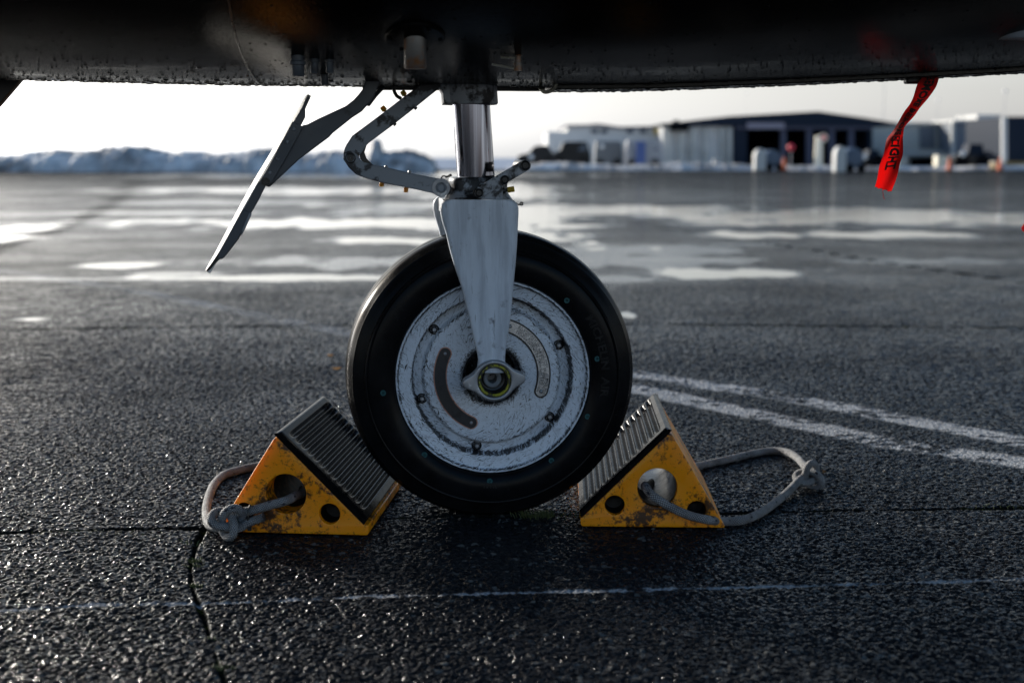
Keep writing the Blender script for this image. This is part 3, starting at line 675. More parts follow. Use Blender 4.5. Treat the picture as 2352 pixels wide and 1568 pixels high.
def plate(name, poly, d, th_, m_, par, bev=.0012):
    mb = MB(); mb.prism([L(x, y, d) for x, y in poly], (0, th_, 0)); return mb.build(name, m_, par, bevel=bev)
plate('door_stiffener', [(708, 218), (712, 226), (699, 252), (690, 283), (676, 281), (690, 254)], DN - .001, .012, M_door, gd)
plate('door_stiffener', [(701, 247), (701, 269), (690, 290), (673, 282), (690, 254)], DN - .003, .01, M_door, gd)
plate('door_stiffener', [(596, 414), (611, 424), (592, 462), (570, 500), (556, 488), (564, 472)], DN - .001, .02, M_door, gd)
plate('door_stiffener', [(558, 478), (574, 490), (562, 520), (545, 552), (522, 582), (511, 595), (500, 595), (504, 577)], DN - .002, .03, M_door, gd)
plate('door_edge', [(504, 577), (508, 592), (494, 606), (484, 618), (475, 624), (473, 620), (484, 606)], DN - .0015, .02, M_black, gd)
plate('door_edge', [(573, 488), (577, 492), (560, 530), (553, 542), (556, 528)], DN - .004, .02, M_paint_d, gd)
arm_poly = [(695, 288), (706, 286), (731, 273), (770, 255), (794, 244), (812, 230), (824, 217), (833, 205), (838, 190), (842, 176), (872, 176), (871, 192), (862, 215), (851, 234), (831, 256), (808, 271), (764, 306), (756, 315), (686, 367), (638, 412), (629, 421), (618, 430), (608, 426), (612, 414)]
arm = plate('door_arm', arm_poly, DN + .004, .012, M_door, air, .002)
fl = plate('arm_flange', [(672, 279), (696, 291), (660, 358), (624, 420), (612, 428), (593, 420), (618, 380)], DN - .004, .008, M_door, gd, .001)
for x, y in ((675, 297), (660, 326), (638, 364), (620, 397)):
    c = L(x, y, DN - .004); mb = MB(); mb.lathe([(.0003, -.0026), (.0022, -.0022), (.0036, 0), (.0036, .003)], c, (0, 1, 0), (1, 0, 0), 14); mb.build('rivet', M_paint_d, gd)
c = L(610, 417, DN - .005); mb = MB(); mb.lathe([(.001, -.004), (5 * kk, -.004), (6 * kk, -.001), (9 * kk, -.001), (9.3 * kk, .004)], c, (0, 1, 0), (1, 0, 0), 18); mb.build('hinge_bolt', M_grime, gd)
mb = MB(); mb.tube([L(897, 182, .05), L(862, 219, .0), L(846, 240, -.03)], .0042, 8); mb.build('door_rod', M_door, air)

# ---- wheel
WA = Vector((0, 0, ZC)); s_ = 2.475 / F
def R(px): return px * s_
front = [(R(58), .02), (R(60), -.030), (R(64), -.045), (R(68), -.049), (R(120), -.0505), (R(154), -.0505), (R(158), -.0495), (R(161), -.0440), (R(165), -.0400), (R(178), -.0370), (R(183), -.0365), (R(185.5), -.040), (R(186.5), -.0590), (R(189), -.0625),
         (R(196), -.0630), (R(212), -.0640), (R(217), -.0655), (R(218.5), -.0710), (R(221), -.0735), (R(225), -.0735), (R(226.5), -.0700), (R(226), -.055), (R(215), -.04)]
mb = MB(); mb.lathe(front, WA, (0, 1, 0), (1, 0, 0), 128)
mb.lathe([(r, -a) for r, a in front], WA, (0, 1, 0), (1, 0, 0), 64)
mb.lathe([(R(215), -.04), (R(215), .04)], WA, (0, 1, 0), (1, 0, 0), 64)
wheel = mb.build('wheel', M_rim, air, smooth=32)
mb = MB(); mb.lathe([(R(59), -.015), (R(50), -.02), (R(40), -.03), (R(36), -.032), (R(34), -.05), (R(26), -.055), (.001, -.055)], WA, (0, 1, 0), (1, 0, 0), 48)
for k in range(14):
    w = k * 2.4; rr_ = R(48 + (k * 7) % 9); mb.ball((rr_ * math.cos(w), -.024, ZC + rr_ * math.sin(w)), .003, n=6, m=4)
mb.build('hub_bearing', M_grime, wheel, smooth=40)
TY = [(R(224), -.050), (R(226), -.071), (R(229), -.078), (R(236), -.083), (R(248), -.0868), (R(262), -.0880), (R(276), -.0872), (R(286), -.0848), (R(289), -.0836), (R(290.5), -.0862), (R(293), -.0868), (R(295.5), -.0850), (R(297.5), -.0785), (R(303), -.0762), (R(312), -.0722), (R(320), -.0675),
      (R(323.5), -.0665), (R(327), -.061), (.2735, -.055), (.2765, -.048), (.2780, -.0405), (.2765, -.0395), (.2765, -.0375), (.2785, -.0365), (.2800, -.0190), (.2785, -.018), (.2785, -.0155), (.2803, -.0145), (.2805, 0)]
TY = TY + [(r, -a) for r, a in reversed(TY[:-1])]
mb = MB(); mb.lathe(TY, WA, (0, 1, 0), (1, 0, 0), 192)
mb.v = [(x, y, max(z, .0012 + .0016 * math.sin(x * 900) * 0)) for x, y, z in mb.v]
def on_arc(m_, body, r0, a0, size, d, mi, bold=0.0, xs=1.0, sgn=-1, cen=False):
    vs, fs = text2d(body, size, bold, xs)
    if cen:
        w_ = max(v[0] for v in vs) / r0; a0 = a0 + (-sgn) * w_ / 2
    out = []
    for x, y in vs:
        w = a0 + sgn * x / r0; r = r0 + (y if sgn < 0 else -y); dd = d(r) if callable(d) else d
        out.append((r * math.cos(w), dd, ZC + r * math.sin(w)))
    m_.add(out, fs, mi)
trs = [r for r, a in TY[:19]]; tas = [a for r, a in TY[:19]]
td = lambda r: float(np.interp(r, trs, tas)) - .0009
def emboss(m_, body, r0, a0, size, mi, bold, xs, sgn=-1):
    # raised letters: front faces plus a skirt
    vs, fs = text2d(body, size, bold, xs); out = []
    for lift in (0.0, .0012):
        for x, y in vs:
            w = a0 + sgn * x / r0; r = r0 + (y if sgn < 0 else -y); out.append((r * math.cos(w), td(r) + lift, ZC + r * math.sin(w)))
    n_ = len(vs); ec = {}
    for f in fs:
        for i in range(len(f)):
            e = (f[i], f[(i + 1) % len(f)]); ec[tuple(sorted(e))] = ec.get(tuple(sorted(e)), 0) + 1
    fl_ = list(fs) + [(a, b, b + n_, a + n_) for (a, b), c_ in ec.items() if c_ == 1]
    m_.add(out, fl_, mi)
emboss(mb, 'MICHELIN  AIR', R(252), R_(33), .021, 2, .0006, 1.15)
emboss(mb, '10 PR', R(258), R_(-96), .010, 2, .0003, 1.1, sgn=1)
for x, y in ((1302, 690), (1372, 824), (1350, 957), (1267, 1058), (1125, 1105), (975, 1045), (880, 902)):
    q = L(x, y, -.087); r = math.hypot(q.x, q.z - ZC); dd = td(r)
    mb.lathe([(.0020, -.0004), (.0024, -.0008), (.0052, -.0008), (.0056, .0004)], (q.x, dd + .0004, q.z), (0, 1, 0), (1, 0, 0), 18, 1)
    mb.lathe([(.0001, -.0006), (.0010, -.0006), (.0013, .0004)], (q.x, dd + .0004, q.z), (0, 1, 0), (1, 0, 0), 10, 1)
M_emb = mat('raised_letter_rubber', (.005, .0053, .006), .42, 0, .22)
tyre = mb.build('tyre', [M_rubber, M_cyan, M_emb], wheel, smooth=28)
# tie bolts in black bosses
for w in (23, 80, 141, 198, 258, 323):
    c = (R(172) * math.cos(R_(w)), -.0395, ZC + R(172) * math.sin(R_(w)))
    mb = MB(); mb.lathe([(R(12), .002), (R(12), -.002), (R(10.5), -.003), (R(9), -.0015)], c, (0, 1, 0), (1, 0, 0), 24, 0)
    mb.lathe([(R(9), -.0015), (R(8), -.002), (R(7.4), -.006), (R(5.4), -.0065), (R(5), -.0075)], c, (0, 1, 0), (1, 0, 0), 6, 0)
    mb.lathe([(R(4.8), -.003), (R(4.6), -.0105), (R(3.4), -.0115), (.0002, -.0118)], c, (0, 1, 0), (1, 0, 0), 16, 1)
    mb.build('tie_bolt', [M_black, M_ctr], wheel, smooth=30)
# curved plates
def arc_plate(a0, a1, r0, hw, n=40):
    out = []
    for k in range(n + 1): w = R_(a0 + (a1 - a0) * k / n); out.append(((r0 + hw) * math.cos(w), (r0 + hw) * math.sin(w)))
    cx_, cy_ = r0 * math.cos(R_(a1)), r0 * math.sin(R_(a1)); sg = 1 if a1 > a0 else -1
    for k in range(1, 12): w = R_(a1) + sg * math.pi * k / 12; out.append((cx_ + hw * math.cos(w), cy_ + hw * math.sin(w)))
    for k in range(n, -1, -1): w = R_(a0 + (a1 - a0) * k / n); out.append(((r0 - hw) * math.cos(w), (r0 - hw) * math.sin(w)))
    cx_, cy_ = r0 * math.cos(R_(a0)), r0 * math.sin(R_(a0))
    for k in range(1, 12): w = R_(a0) + math.pi + sg * math.pi * k / 12; out.append((cx_ + hw * math.cos(w), cy_ + hw * math.sin(w)))
    return out
def add_plate(name, a0, a1, r0, hw, mats, frame_hw, texts, d0=-.0505):
    mb = MB()
    for (h_, th_, mi) in ((frame_hw, .0010, 1), (hw, .0016, 0)):
        pl = arc_plate(a0, a1, r0, h_); mb.prism([(x, d0 + .001, ZC + z) for x, z in pl], (0, -.001 - th_, 0), mi)
    for (body, rr_, a_, size, xs) in texts: on_arc(mb, body, rr_, R_(a_), size, d0 - .0018, 2, size * .008, xs)
    for a_ in (a0, a1):
        c = (r0 * math.cos(R_(a_)), d0 - .0016, ZC + r0 * math.sin(R_(a_)))
        mb.lathe([(.0040, .001), (.0038, -.0004), (.0030, -.0006)], c, (0, 1, 0), (1, 0, 0), 16, 2); mb.lathe([(.0030, -.0004), (.0026, -.0018), (.0012, -.0024), (.0001, -.0020)], c, (0, 1, 0), (1, 0, 0), 14, 3)
    return mb.build(name, mats, wheel, smooth=30)
r0 = R(122); q = R(6.4)
add_plate('data_plate', 70, -19, r0, R(12.6), [M_plate, M_ink, M_ink, M_ctr], R(16.2), [
    ('B.F. GOODRICH CO.    TROY, OHIO            MADE IN U.S.A.', r0 + R(6.2), 61, .0062, 1.0), ('PART NO. [10-1304]  SUB ASSY NO 300-[522]   CHG [  ]', r0 + R(.8), 61, .0060, 1.0),
    ('ASSY NO. 3-[1418] CHG[  ]  SIZE [    ]   TYPE [VII]', r0 - R(4.6), 61, .0058, 1.0), ('S N.[00460] DATE MFD.[06- ] INSPR NO.[   ] TSO-C26c', r0 - R(9.8), 61, .0056, 1.0)])
M_ink2 = mat('faint_copper_lettering', (.10, .07, .06), .5)
add_plate('caution_plate', 154, 246, r0 - R(.5), R(13), [M_plate_d, M_copper, M_ink2, M_ctr], R(15.5), [])

# ================================================================== CHOCKS
M_hole_shaded = weathered('shaded_hole_tone', (.07, .028, .010), (.010, .007, .006), .6, scale=70, lo=.45, hi=.56, spec=.2)  # left big hole: its inner shade is put into this brown
M_hole_black = mat('hole_shade_black', (.004, .004, .004), .4, 0, .25)  # black that stands for the shade inside the small holes
M_hole_lit = weathered('grimy_lit_hole_tone', (.13, .11, .10), (.015, .01, .009), .35, .1, scale=70, lo=.48, hi=.58)  # right big hole: paler copy with the sunlight put into its colour, plus grime
def chock(front_px, apex, hole, small, vpx, L_, mirror, name, label):
    yaw = math.atan((vpx - W_ / 2) / F)            # where its length points
    e = Vector((math.sin(yaw), math.cos(yaw), 0)); xd = Vector((math.cos(yaw), -math.sin(yaw), 0)); p0 = G(*front_px)
    T = lambda x, y: (lambda q: ((q - p0).dot(xd), q.z))(onplane(x, y, p0, e))
    ems = empty(name, p0, -yaw)
    tag(ems, label, 'wheel chock', 'wheel chocks either side of the tyre')
    return ems, T
def rounded(poly, r, n=5):
    out = []; N = len(poly)
    for i in range(N):
        a, b, c = Vector(poly[i - 1]), Vector(poly[i]), Vector(poly[(i + 1) % N]); u = (a - b).normalized(); v = (c - b).normalized(); rr_ = r if not isinstance(r, list) else r[i]
        p1, p2 = b + u * rr_, b + v * rr_
        for k in range(n + 1): t_ = k / n; out.append(tuple((p1 * (1 - t_) ** 2) + b * 2 * t_ * (1 - t_) + p2 * t_ ** 2))
    return out
LCH = .37
def make_chock(front_px, base_l, base_r, apex, foot, hole, small, vpx, name, label, side, nrib=13):
    ems, T = chock(front_px, apex, hole, small, vpx, LCH, False, name, label)
    A, Fo = T(*apex), T(*foot); bl, br = T(*base_l), T(*base_r)
    if side == 'l': poly = [(bl[0], .003), (br[0], .003), (br[0] + .001, Fo[1]), (Fo[0], Fo[1]), A]
    else: poly = [(bl[0], .003), (br[0], .003), A, (Fo[0], Fo[1]), (bl[0] - .001, Fo[1])]
    outer = rounded(poly, [.006, .006, .003, .004, .010] if side == 'l' else [.006, .008, .010, .004, .003])
    loops = [outer]
    for (x, y, r) in [hole] + small:
        c = T(x, y); k1 = T(x + r, y)[0] - c[0]; loops.append(circ(c[0], c[1], k1, 36, True))
    vs, fs = curve_solid(loops, LCH, .002)
    mb = MB(); mb.add([(v[0], v[2], v[1]) for v in vs], fs); mb.build('chock_body', M_yel, ems, smooth=30)
    for i_, (x, y, r_) in enumerate([hole] + small):
        c = T(x, y); k1 = T(x + r_, y)[0] - c[0]; mb = MB()
        if i_: mb.lathe([(k1 * 1.0 - .0004, .012), (k1 - .0006, .05), (.0001, .052)], (c[0], 0, c[1]), (0, 1, 0), (1, 0, 0), 36)
        else: mb.lathe([(k1 - .0005, .014 if side == 'r' else .05), (k1 - .0005, LCH - .004)], (c[0], 0, c[1]), (0, 1, 0), (1, 0, 0), 48)
        mb.build('hole_shade_cup' if i_ else 'hole_tone_tube', M_hole_black if i_ else (M_hole_lit if side == 'r' else M_hole_shaded), ems)  # added cups and tubes carry the holes' shade and sun in their colour
    # ribbed rubber facing on the slope
    A3, F3 = Vector((A[0], A[1])), Vector((Fo[0], Fo[1])); sl = (F3 - A3); ln_ = sl.length; u = sl / ln_; nrm = Vector((-u.y, u.x))
    if (nrm.y < 0): nrm = -nrm
    ns, nt_ = 240, 40; vs = []; fs = []; s0 = -.004
    for j in range(nt_ + 1):
        t_ = j / nt_; yy = -.001 + (LCH + .002) * t_; em = min(1, max(0, (yy - .034) / .030)) * min(1, max(0, (LCH - .018 - yy) / .01))
        for i in range(ns + 1):
            s__ = s0 + (ln_ - s0) * i / ns; ph = (s__ - .012) / (ln_ - .028) * nrib
            inr = 0 <= ph <= nrib
            hgt = .0060 - (.0088 * (.5 + .5 * math.cos(2 * math.pi * ph + math.pi)) ** .8 * em if inr else 0) + .0035 * 1
            edge = min(1, (s__ - s0) / .006, (ln_ - s__) / .004, (yy + .001) / .004 + .45, (LCH + .001 - yy) / .004 + .45); edge = math.sqrt(max(0, min(1, edge)))
            q = A3 + u * s__ + nrm * (hgt * edge); vs.append((q.x, yy, q.y))
    for j in range(nt_):
        for i in range(ns): a_ = j * (ns + 1) + i; fs.append((a_, a_ + 1, a_ + ns + 2, a_ + ns + 1))
    # underside closing faces at both ends
    for j in (0, nt_):
        base_i = len(vs); yy = vs[j * (ns + 1)][1]
        q0 = A3 + u * s0; q1 = A3 + u * ln_; vs.append((q0.x, yy, q0.y)); vs.append((q1.x, yy, q1.y))
        fs.append(tuple([base_i] + [j * (ns + 1) + i for i in range(ns + 1)] + [base_i + 1]))
    mb = MB(); mb.add(vs, fs); mb.build('ribbed_facing', M_rib, ems, smooth=45)
    return ems, T
ch1, T1 = make_chock((848, 1233), (497, 1230), (846, 1233), (633, 1000), (836, 1205), (657, 1134, 46), [(757, 1180, 24), (561, 1176, 22)], 1440, 'wheel_chock', 'yellow wheel chock left of the tyre, rope knotted against its near face', 'l')
ch2, T2 = make_chock((1334, 1212), (1334, 1212), (1668, 1213), (1540, 991), (1336, 1188), (1510, 1120, 46), [(1412, 1160, 23), (1600, 1172, 22)], 1290, 'wheel_chock', 'yellow wheel chock right of the tyre, rope looping out to the right', 'r')
# ================================================================== ROPES
def rope_tube(name, pts, rad, par=None, n=12, sub=10, closed=False):
    c = spline(pts, sub, closed); mb = MB(); mb.tube(c, rad, n, closed=closed)
    me = bpy.data.meshes.new(name); me.from_pydata(mb.v, [], mb.f); me.materials.append(M_rope)
    uv = me.uv_layers.new(name='UVMap'); acc = [0.0]
    for a_, b_ in zip(c[:-1], c[1:]): acc.append(acc[-1] + (b_ - a_).length)
    acc.append(acc[-1] + .01)
    for p_ in me.polygons:
        if len(p_.vertices) != 4: continue
        rows_ = [v // n for v in p_.vertices]; cols = [v % n for v in p_.vertices]
        wr = (0 in cols and n - 1 in cols)
        for li, r_, c_ in zip(p_.loop_indices, rows_, cols):
            cc = c_ + (n if (wr and c_ == 0) else 0); rr_ = r_ if not (closed and r_ == 0 and max(rows_) > 1) else len(c)
            uv.data[li].uv = (acc[min(rr_, len(acc) - 1)], cc / n)
    me.polygons.foreach_set('use_smooth', [True] * len(me.polygons))
    ob = bpy.data.objects.new(name, me); COL.objects.link(ob)
    if par: ob.parent = par
    return ob
RR = .0085
Yf1, Yf2 = G(848, 1233).y, G(1334, 1212).y
def fwd(ems, x, y, off):      # pixel on the plane 'off' behind that chock's near face
    yaw = -ems.rotation_euler.z; e = Vector((math.sin(yaw), math.cos(yaw), 0)); p0 = Vector(ems.location) + e * off; return onplane(x, y, p0, e)
def gz(x, y, z=RR): return G(x, y, z)
# right rope
r2 = [fwd(ch2, 1510, 1090, LCH + .02), fwd(ch2, 1500, 1105, .25), fwd(ch2, 1488, 1118, .10), fwd(ch2, 1482, 1116, .03), fwd(ch2, 1497, 1136, -.006), fwd(ch2, 1530, 1158, -.014), fwd(ch2, 1575, 1180, -.016), fwd(ch2, 1620, 1192, -.016),
      gz(1665, 1197), gz(1705, 1194), gz(1745, 1178), gz(1785, 1150), gz(1815, 1124, .012), gz(1838, 1100, .02), gz(1858, 1088, .024)]
rp2 = rope_tube('chock_rope', r2, RR); tag(rp2, 'braided grey rope looped out to the right of the right chock, knot at its end', 'rope', 'ropes of the wheel chocks')
r2b = [gz(1866, 1088, .024), gz(1850, 1072, .022), gz(1832, 1052, .016), gz(1808, 1038, .011), gz(1770, 1035), gz(1725, 1042), gz(1670, 1055), gz(1615, 1067), gz(1575, 1075, .02), fwd(ch2, 1535, 1080, LCH + .03), fwd(ch2, 1512, 1088, LCH + .015)]
rope_tube('rope_return', r2b, RR, rp2)
def knot(name, c, sc, rot, par, rad=RR, ph=0.0):
    pts = []
    for k in range(36):
        t_ = 2 * math.pi * k / 36 + ph
        pts.append(Vector((math.sin(t_) + 2 * math.sin(2 * t_), (math.cos(t_) - 2 * math.cos(2 * t_)), -1.25 * math.sin(3 * t_))) * sc)
    pts = [rot @ p_ + c for p_ in pts]; return rope_tube(name, pts, rad, par, 12, 4, True)
cK = gz(1860, 1094, .024); knot('rope_knot', cK, .0098, Matrix.Rotation(R_(70), 3, 'X') @ Matrix.Rotation(R_(40), 3, 'Z'), rp2, .0076)
# left rope
r1 = [fwd(ch1, 680, 1110, LCH + .02), fwd(ch1, 690, 1120, .25), fwd(ch1, 700, 1128, .10), fwd(ch1, 680, 1138, .04), fwd(ch1, 655, 1150, -.006), fwd(ch1, 620, 1160, -.016), fwd(ch1, 585, 1170, -.022), fwd(ch1, 555, 1176, -.026), fwd(ch1, 530, 1182, -.03)]
rp1 = rope_tube('chock_rope', r1, RR); tag(rp1, 'braided grey rope through the left chock with a bulky knot and a black cable tie', 'rope', 'ropes of the wheel chocks')
r1b = [gz(520, 1212, .02), gz(492, 1210, .014), gz(478, 1200, .010), gz(474, 1170), gz(480, 1140), gz(492, 1112), gz(512, 1092), gz(545, 1080), gz(590, 1070), gz(640, 1062, .02), fwd(ch1, 680, 1085, LCH + .03), fwd(ch1, 690, 1105, LCH + .01)]
rope_tube('rope_return', r1b, RR * 1.05, rp1)
cK = fwd(ch1, 522, 1196, -.04); cK.z = max(cK.z, .028); knot('rope_knot', cK, .0100, Matrix.Rotation(R_(75), 3, 'X') @ Matrix.Rotation(R_(10), 3, 'Z'), rp1, .0078, .4)
rope_tube('rope_tail', [fwd(ch1, 520, 1210, -.045), fwd(ch1, 548, 1212, -.04), fwd(ch1, 572, 1200, -.038), fwd(ch1, 596, 1190, -.036), fwd(ch1, 606, 1187, -.036)], RR * .95, rp1)
tcn = fwd(ch1, 573, 1183, -.030); mb = MB(); tp = []
for k in range(24):
    w = 2 * math.pi * k / 24; tp.append(tcn + Vector((.0015 * math.sin(w), .0125 * math.cos(w), .021 * math.sin(w) - .002)))
mb.tube(tp, .0018, 6, closed=True); mb.box(tcn + Vector((.002, -.012, -.021)), (.0035, .003, .004)); mb.build('cable_tie', M_black, rp1)

# ================================================================== RED STREAMER
LE = [(2126, 170), (2116, 182), (2106, 196), (2098, 222), (2090, 239), (2076, 258), (2059, 288), (2047, 306), (2036, 321), (2030, 353), (2020, 382), (2015, 410), (2009, 431)]
RE = [(2160, 168), (2157, 179), (2150, 200), (2132, 226), (2114, 247), (2099, 268), (2079, 290), (2075, 306), (2074, 321), (2074, 353), (2067, 376), (2060, 407), (2046, 443)]
YS = 2.62
def smooth2(l, n=6): return spline([Vector((x, y, 0)) for x, y in l], n)
LEs, REs = smooth2(LE), smooth2(RE); n = len(LEs)
twist = lambda s: .012 * math.sin(s * 7.0)
def rib_pt(s, v, lift=0.0):      # s 0..1 down the ribbon, v -1..1 across
    f_ = s * (n - 1); i = min(int(f_), n - 2); fr = f_ - i
    l_ = LEs[i].lerp(LEs[i + 1], fr); r_ = REs[i].lerp(REs[i + 1], fr); q = l_.lerp(r_, (v + 1) / 2)
    return P(q.x, q.y, YS + twist(s) * v + .006 * math.sin(v * 2.2 + s * 9) + lift)
mb = MB(); vs = []; fs = []; NS, NV = 90, 10
for i in range(NS + 1):
    for j in range(NV + 1):
        s__ = i / NS; v_ = -1 + 2 * j / NV
        if i == NS: s__ = 1 - .02 * (1 + math.sin(j * 2.1)) * .5
        vs.append(rib_pt(s__, v_))
for i in range(NS):
    for j in range(NV): a_ = i * (NV + 1) + j; fs.append((a_, a_ + 1, a_ + NV + 2, a_ + NV + 1))
mb.add(vs, fs)
for flip in (1, -1):
    tv, tf = text2d('REMOVE BEFORE FLIGHT', 1.0, .035, .82); mxx = max(v[0] for v in tv)
    mb.add([rib_pt(.065 + .80 * x / mxx, (-.42 + 1.0 * (y / .73)) * flip * .92 + .10, -.0012 if flip > 0 else -.0009) for x, y in tv], tf, 1)
M_blk_ink = mat('black_ribbon_lettering', (.006, .003, .003), .7)
st = mb.build('warning_streamer', [M_red, M_blk_ink], None, smooth=80); tag(st, 'long red ribbon with black lettering hanging from the belly edge', 'streamer', 'red warning streamers')
sol = None
mb = MB(); mb.tube(spline([P(2026, 437, YS), P(2029, 446, YS), P(2028, 450, YS + .002), P(2032, 458, YS)], 4), .0006, 5); mb.build('loose_thread', M_red, st)
mb = MB(); a_, b_ = P(2082, 172, YS), P(2126, 194, YS); mb.box(((a_ + b_) / 2 + Vector((0, .01, .006))), (abs(b_.x - a_.x) / 2, .012, .014)); mb.build('streamer_clip', M_black, air, bevel=.004)
cl_ = bpy.data.objects['streamer_clip']; cl_.matrix_parent_inverse = air.matrix_world.inverted() if False else (Matrix.Translation(BASE) @ Matrix.Rotation(PSI, 4, 'Z')).inverted()
mb = MB(); q = [(2450, 60), (2440, 220), (2420, 350), (2385, 450), (2352, 514), (2346, 524), (2350, 532), (2372, 526), (2410, 460), (2448, 350), (2470, 220), (2480, 60)]
mb.prism([P(x, y, 2.7) for x, y in q], (0, .0012, 0)); s2 = mb.build('warning_streamer', M_red, None); tag(s2, 'tip of a second orange-red streamer at the right edge of the photo', 'streamer', 'red warning streamers')

# ================================================================== BACKGROUND
M_snow = mat('ploughed_snow', (.66, .70, .76), .7)
t = NT(M_snow); o = t.obj(); t.set('Base Color', t.ramp(t.noise(o, .5, 6, .6), [(.36, (.13, .12, .11)), (.47, (.45, .43, .41)), (.62, (.84, .81, .77))])); t.bump(t.noise(o, .9, 6), .8, .35)
def ridge(name, top, ybase, Y, depth, label, seed):
    rn = random.Random(seed); x0, x1 = top[0][0], top[-1][0]; N = int((x1 - x0) / 6) + 1; M = 12; vs = []; fs = []
    for i in range(N + 1):
        x = x0 + (x1 - x0) * i / N; yt = np.interp(x, [a for a, b in top], [b for a, b in top]) + rn.uniform(-.8, .8)
        pt = P(x, float(yt), Y + depth / 2); h_ = max(.05, pt.z)
        for j in range(M + 1):
            v = j / M; hh_ = math.sin(math.pi * v) ** .75 * h_ * (1 + rn.uniform(-.10, .10) * math.sin(math.pi * v)) - .05
            vs.append((pt.x + rn.uniform(-.08, .08), Y + depth * v + rn.uniform(-.2, .2), hh_))
    for i in range(N):
        for j in range(M): a_ = i * (M + 1) + j; fs.append((a_, a_ + M + 1, a_ + M + 2, a_ + 1))
    mb = MB(); mb.add(vs, fs); ob = mb.build(name, M_snow, None, smooth=60); tag(ob, label, 'snow bank', kind='structure'); return ob
ridge('snow_bank', [(-300, 360), (-100, 352), (0, 355), (137, 343), (188, 347), (239, 338), (294, 334), (342, 338), (393, 350), (444, 347), (513, 352), (581, 342), (632, 338), (700, 352), (760, 346), (830, 348), (846, 345), (852, 322), (862, 316), (872, 322), (879, 349), (906, 345), (945, 345), (975, 353), (994, 366), (1004, 384)], 392, 64, 6, 'long ploughed snow bank at the far edge of the apron on the left', 4)
ridge('snow_bank', [(1165, 384), (1200, 377), (1240, 373), (1290, 371), (1340, 374), (1420, 378), (1500, 376), (1560, 371), (1640, 373), (1720, 377), (1800, 380), (1900, 379), (2060, 381), (2150, 383), (2240, 379), (2352, 378), (2500, 380)], 388, 74, 4, 'low snow bank in front of the parked vehicles and hangars', 5)
M_w1 = weathered('pale_corrugated_wall', (.60, .60, .58), (.45, .45, .43), .6, scale=.6)
M_w2 = weathered('cream_wall', (.52, .52, .48), (.4, .4, .37), .6, scale=.7)
M_navy = mat('navy_cladding', (.010, .018, .034), .7, 0, .2); M_navy2 = mat('grey_blue_fascia', (.085, .09, .13), .7, 0, .2)
M_open = mat('dark_opening', (.003, .003, .004), .8, 0, .1); M_glass = mat('window_glass', (.05, .08, .12), .1)
M_green = mat('green_window', (.2, .26, .17), .4); M_grey = mat('grey_panel', (.14, .16, .19), .5); M_yel2 = mat('yellow_sign_paint', (.75, .5, .05), .5)
M_blue = mat('blue_paint', (.05, .10, .28), .4); M_ochre = mat('ochre_base', (.22, .15, .05), .7); M_post = mat('pale_post', (.40, .40, .42), .5)
def slab(par, name, poly, Y, th_, m_, bev=0.0):
    mb = MB(); mb.prism([P(x, y, Y) for x, y in poly], (0, th_, 0)); return mb.build(name, m_, par, bevel=bev)
def rect(x0, y0, x1, y1): return [(x0, y0), (x1, y0), (x1, y1), (x0, y1)]
def bld(name, cxp, Y, label, cat='building', group='airport buildings'):
    e = empty(name, (P(cxp, 380, Y).x, Y, 0)); tag(e, label, cat, group); return e
def rel(par):
    for c in par.children: c.matrix_parent_inverse = Matrix.Translation(par.location).inverted()
Yb = 100; yb = 391
b1 = bld('terminal_building', 1410, Yb, 'long pale low building behind the parked vehicles, left of the dark hangar')
slab(b1, 'wall', [(1258, 303), (1303, 303), (1303, 290), (1350, 289), (1373, 288), (1422, 295), (1519, 292), (1528, 292), (1528, yb), (1258, yb)], Yb, 14, M_w1)
slab(b1, 'parapet', [(1300, 287), (1350, 286), (1373, 284), (1424, 291), (1528, 289), (1528, 293), (1422, 296), (1373, 289), (1300, 291)], Yb - .3, 15, M_navy2)
for x in (1358, 1380, 1440, 1470): slab(b1, 'window', rect(x, 297, x + 15, 306), Yb - .15, .2, M_glass)
for x in (1400, 1452, 1490): slab(b1, 'door', rect(x, 330, x + 16, yb), Yb - .15, .2, M_grey)
sg = slab(b1, 'yellow_sign', rect(1503, 294, 1523, 309), Yb - .4, .2, M_yel2)
rel(b1)
b2 = bld('hangar', 1780, Yb - 4, 'wide dark hangar with low gable roof and open bays'); Yh = Yb - 4
slab(b2, 'pale_wall', [(1522, 287), (1600, 281), (1686, 274), (1686, yb), (1522, yb)], Yh + .5, 18, M_w1)
for x in (1532, 1560, 1588, 1616, 1655, 1672): slab(b2, 'pilaster', rect(x, 294, x + 9, yb), Yh + .1, .4, M_w2)
slab(b2, 'awning', rect(1540, 284, 1582, 301), Yh - .3, .8, M_open)
slab(b2, 'roof', [(1518, 284), (1560, 280), (1678, 267), (1770, 262), (1879, 256), (1981, 270), (2060, 283), (2060, 289), (1518, 290)], Yh, 20, M_navy)
slab(b2, 'fascia', rect(1690, 283, 2005, 297), Yh + .2, .5, M_navy2); slab(b2, 'pale_fascia_panel', rect(1716, 282, 1802, 296), Yh - .1, .25, mat('lilac_panel', (.25, .23, .28), .5))  # lilac panel, paler than the fascia behind it
slab(b2, 'back_wall', rect(1686, 288, 2003, yb), Yh + 12, .5, M_open); slab(b2, 'side_wall', rect(1684, 285, 1716, yb), Yh + .3, 12, M_navy); slab(b2, 'side_wall', rect(1996, 285, 2004, yb), Yh + .3, 12, M_navy)  # near-black back wall: the shade inside the bays is in its colour
for x in (1794, 1853, 1905, 1950): slab(b2, 'bay_post', rect(x, 297, x + 12, yb), Yh + .4, .5, M_navy2)
slab(b2, 'roof_vent', rect(1548, 276, 1560, 284), Yh + 3, 1, M_navy)
rel(b2)
b3 = bld('storage_building', 2100, Yb + 6, 'pale flat building right of the hangar with one grey door'); Y3 = Yb + 6
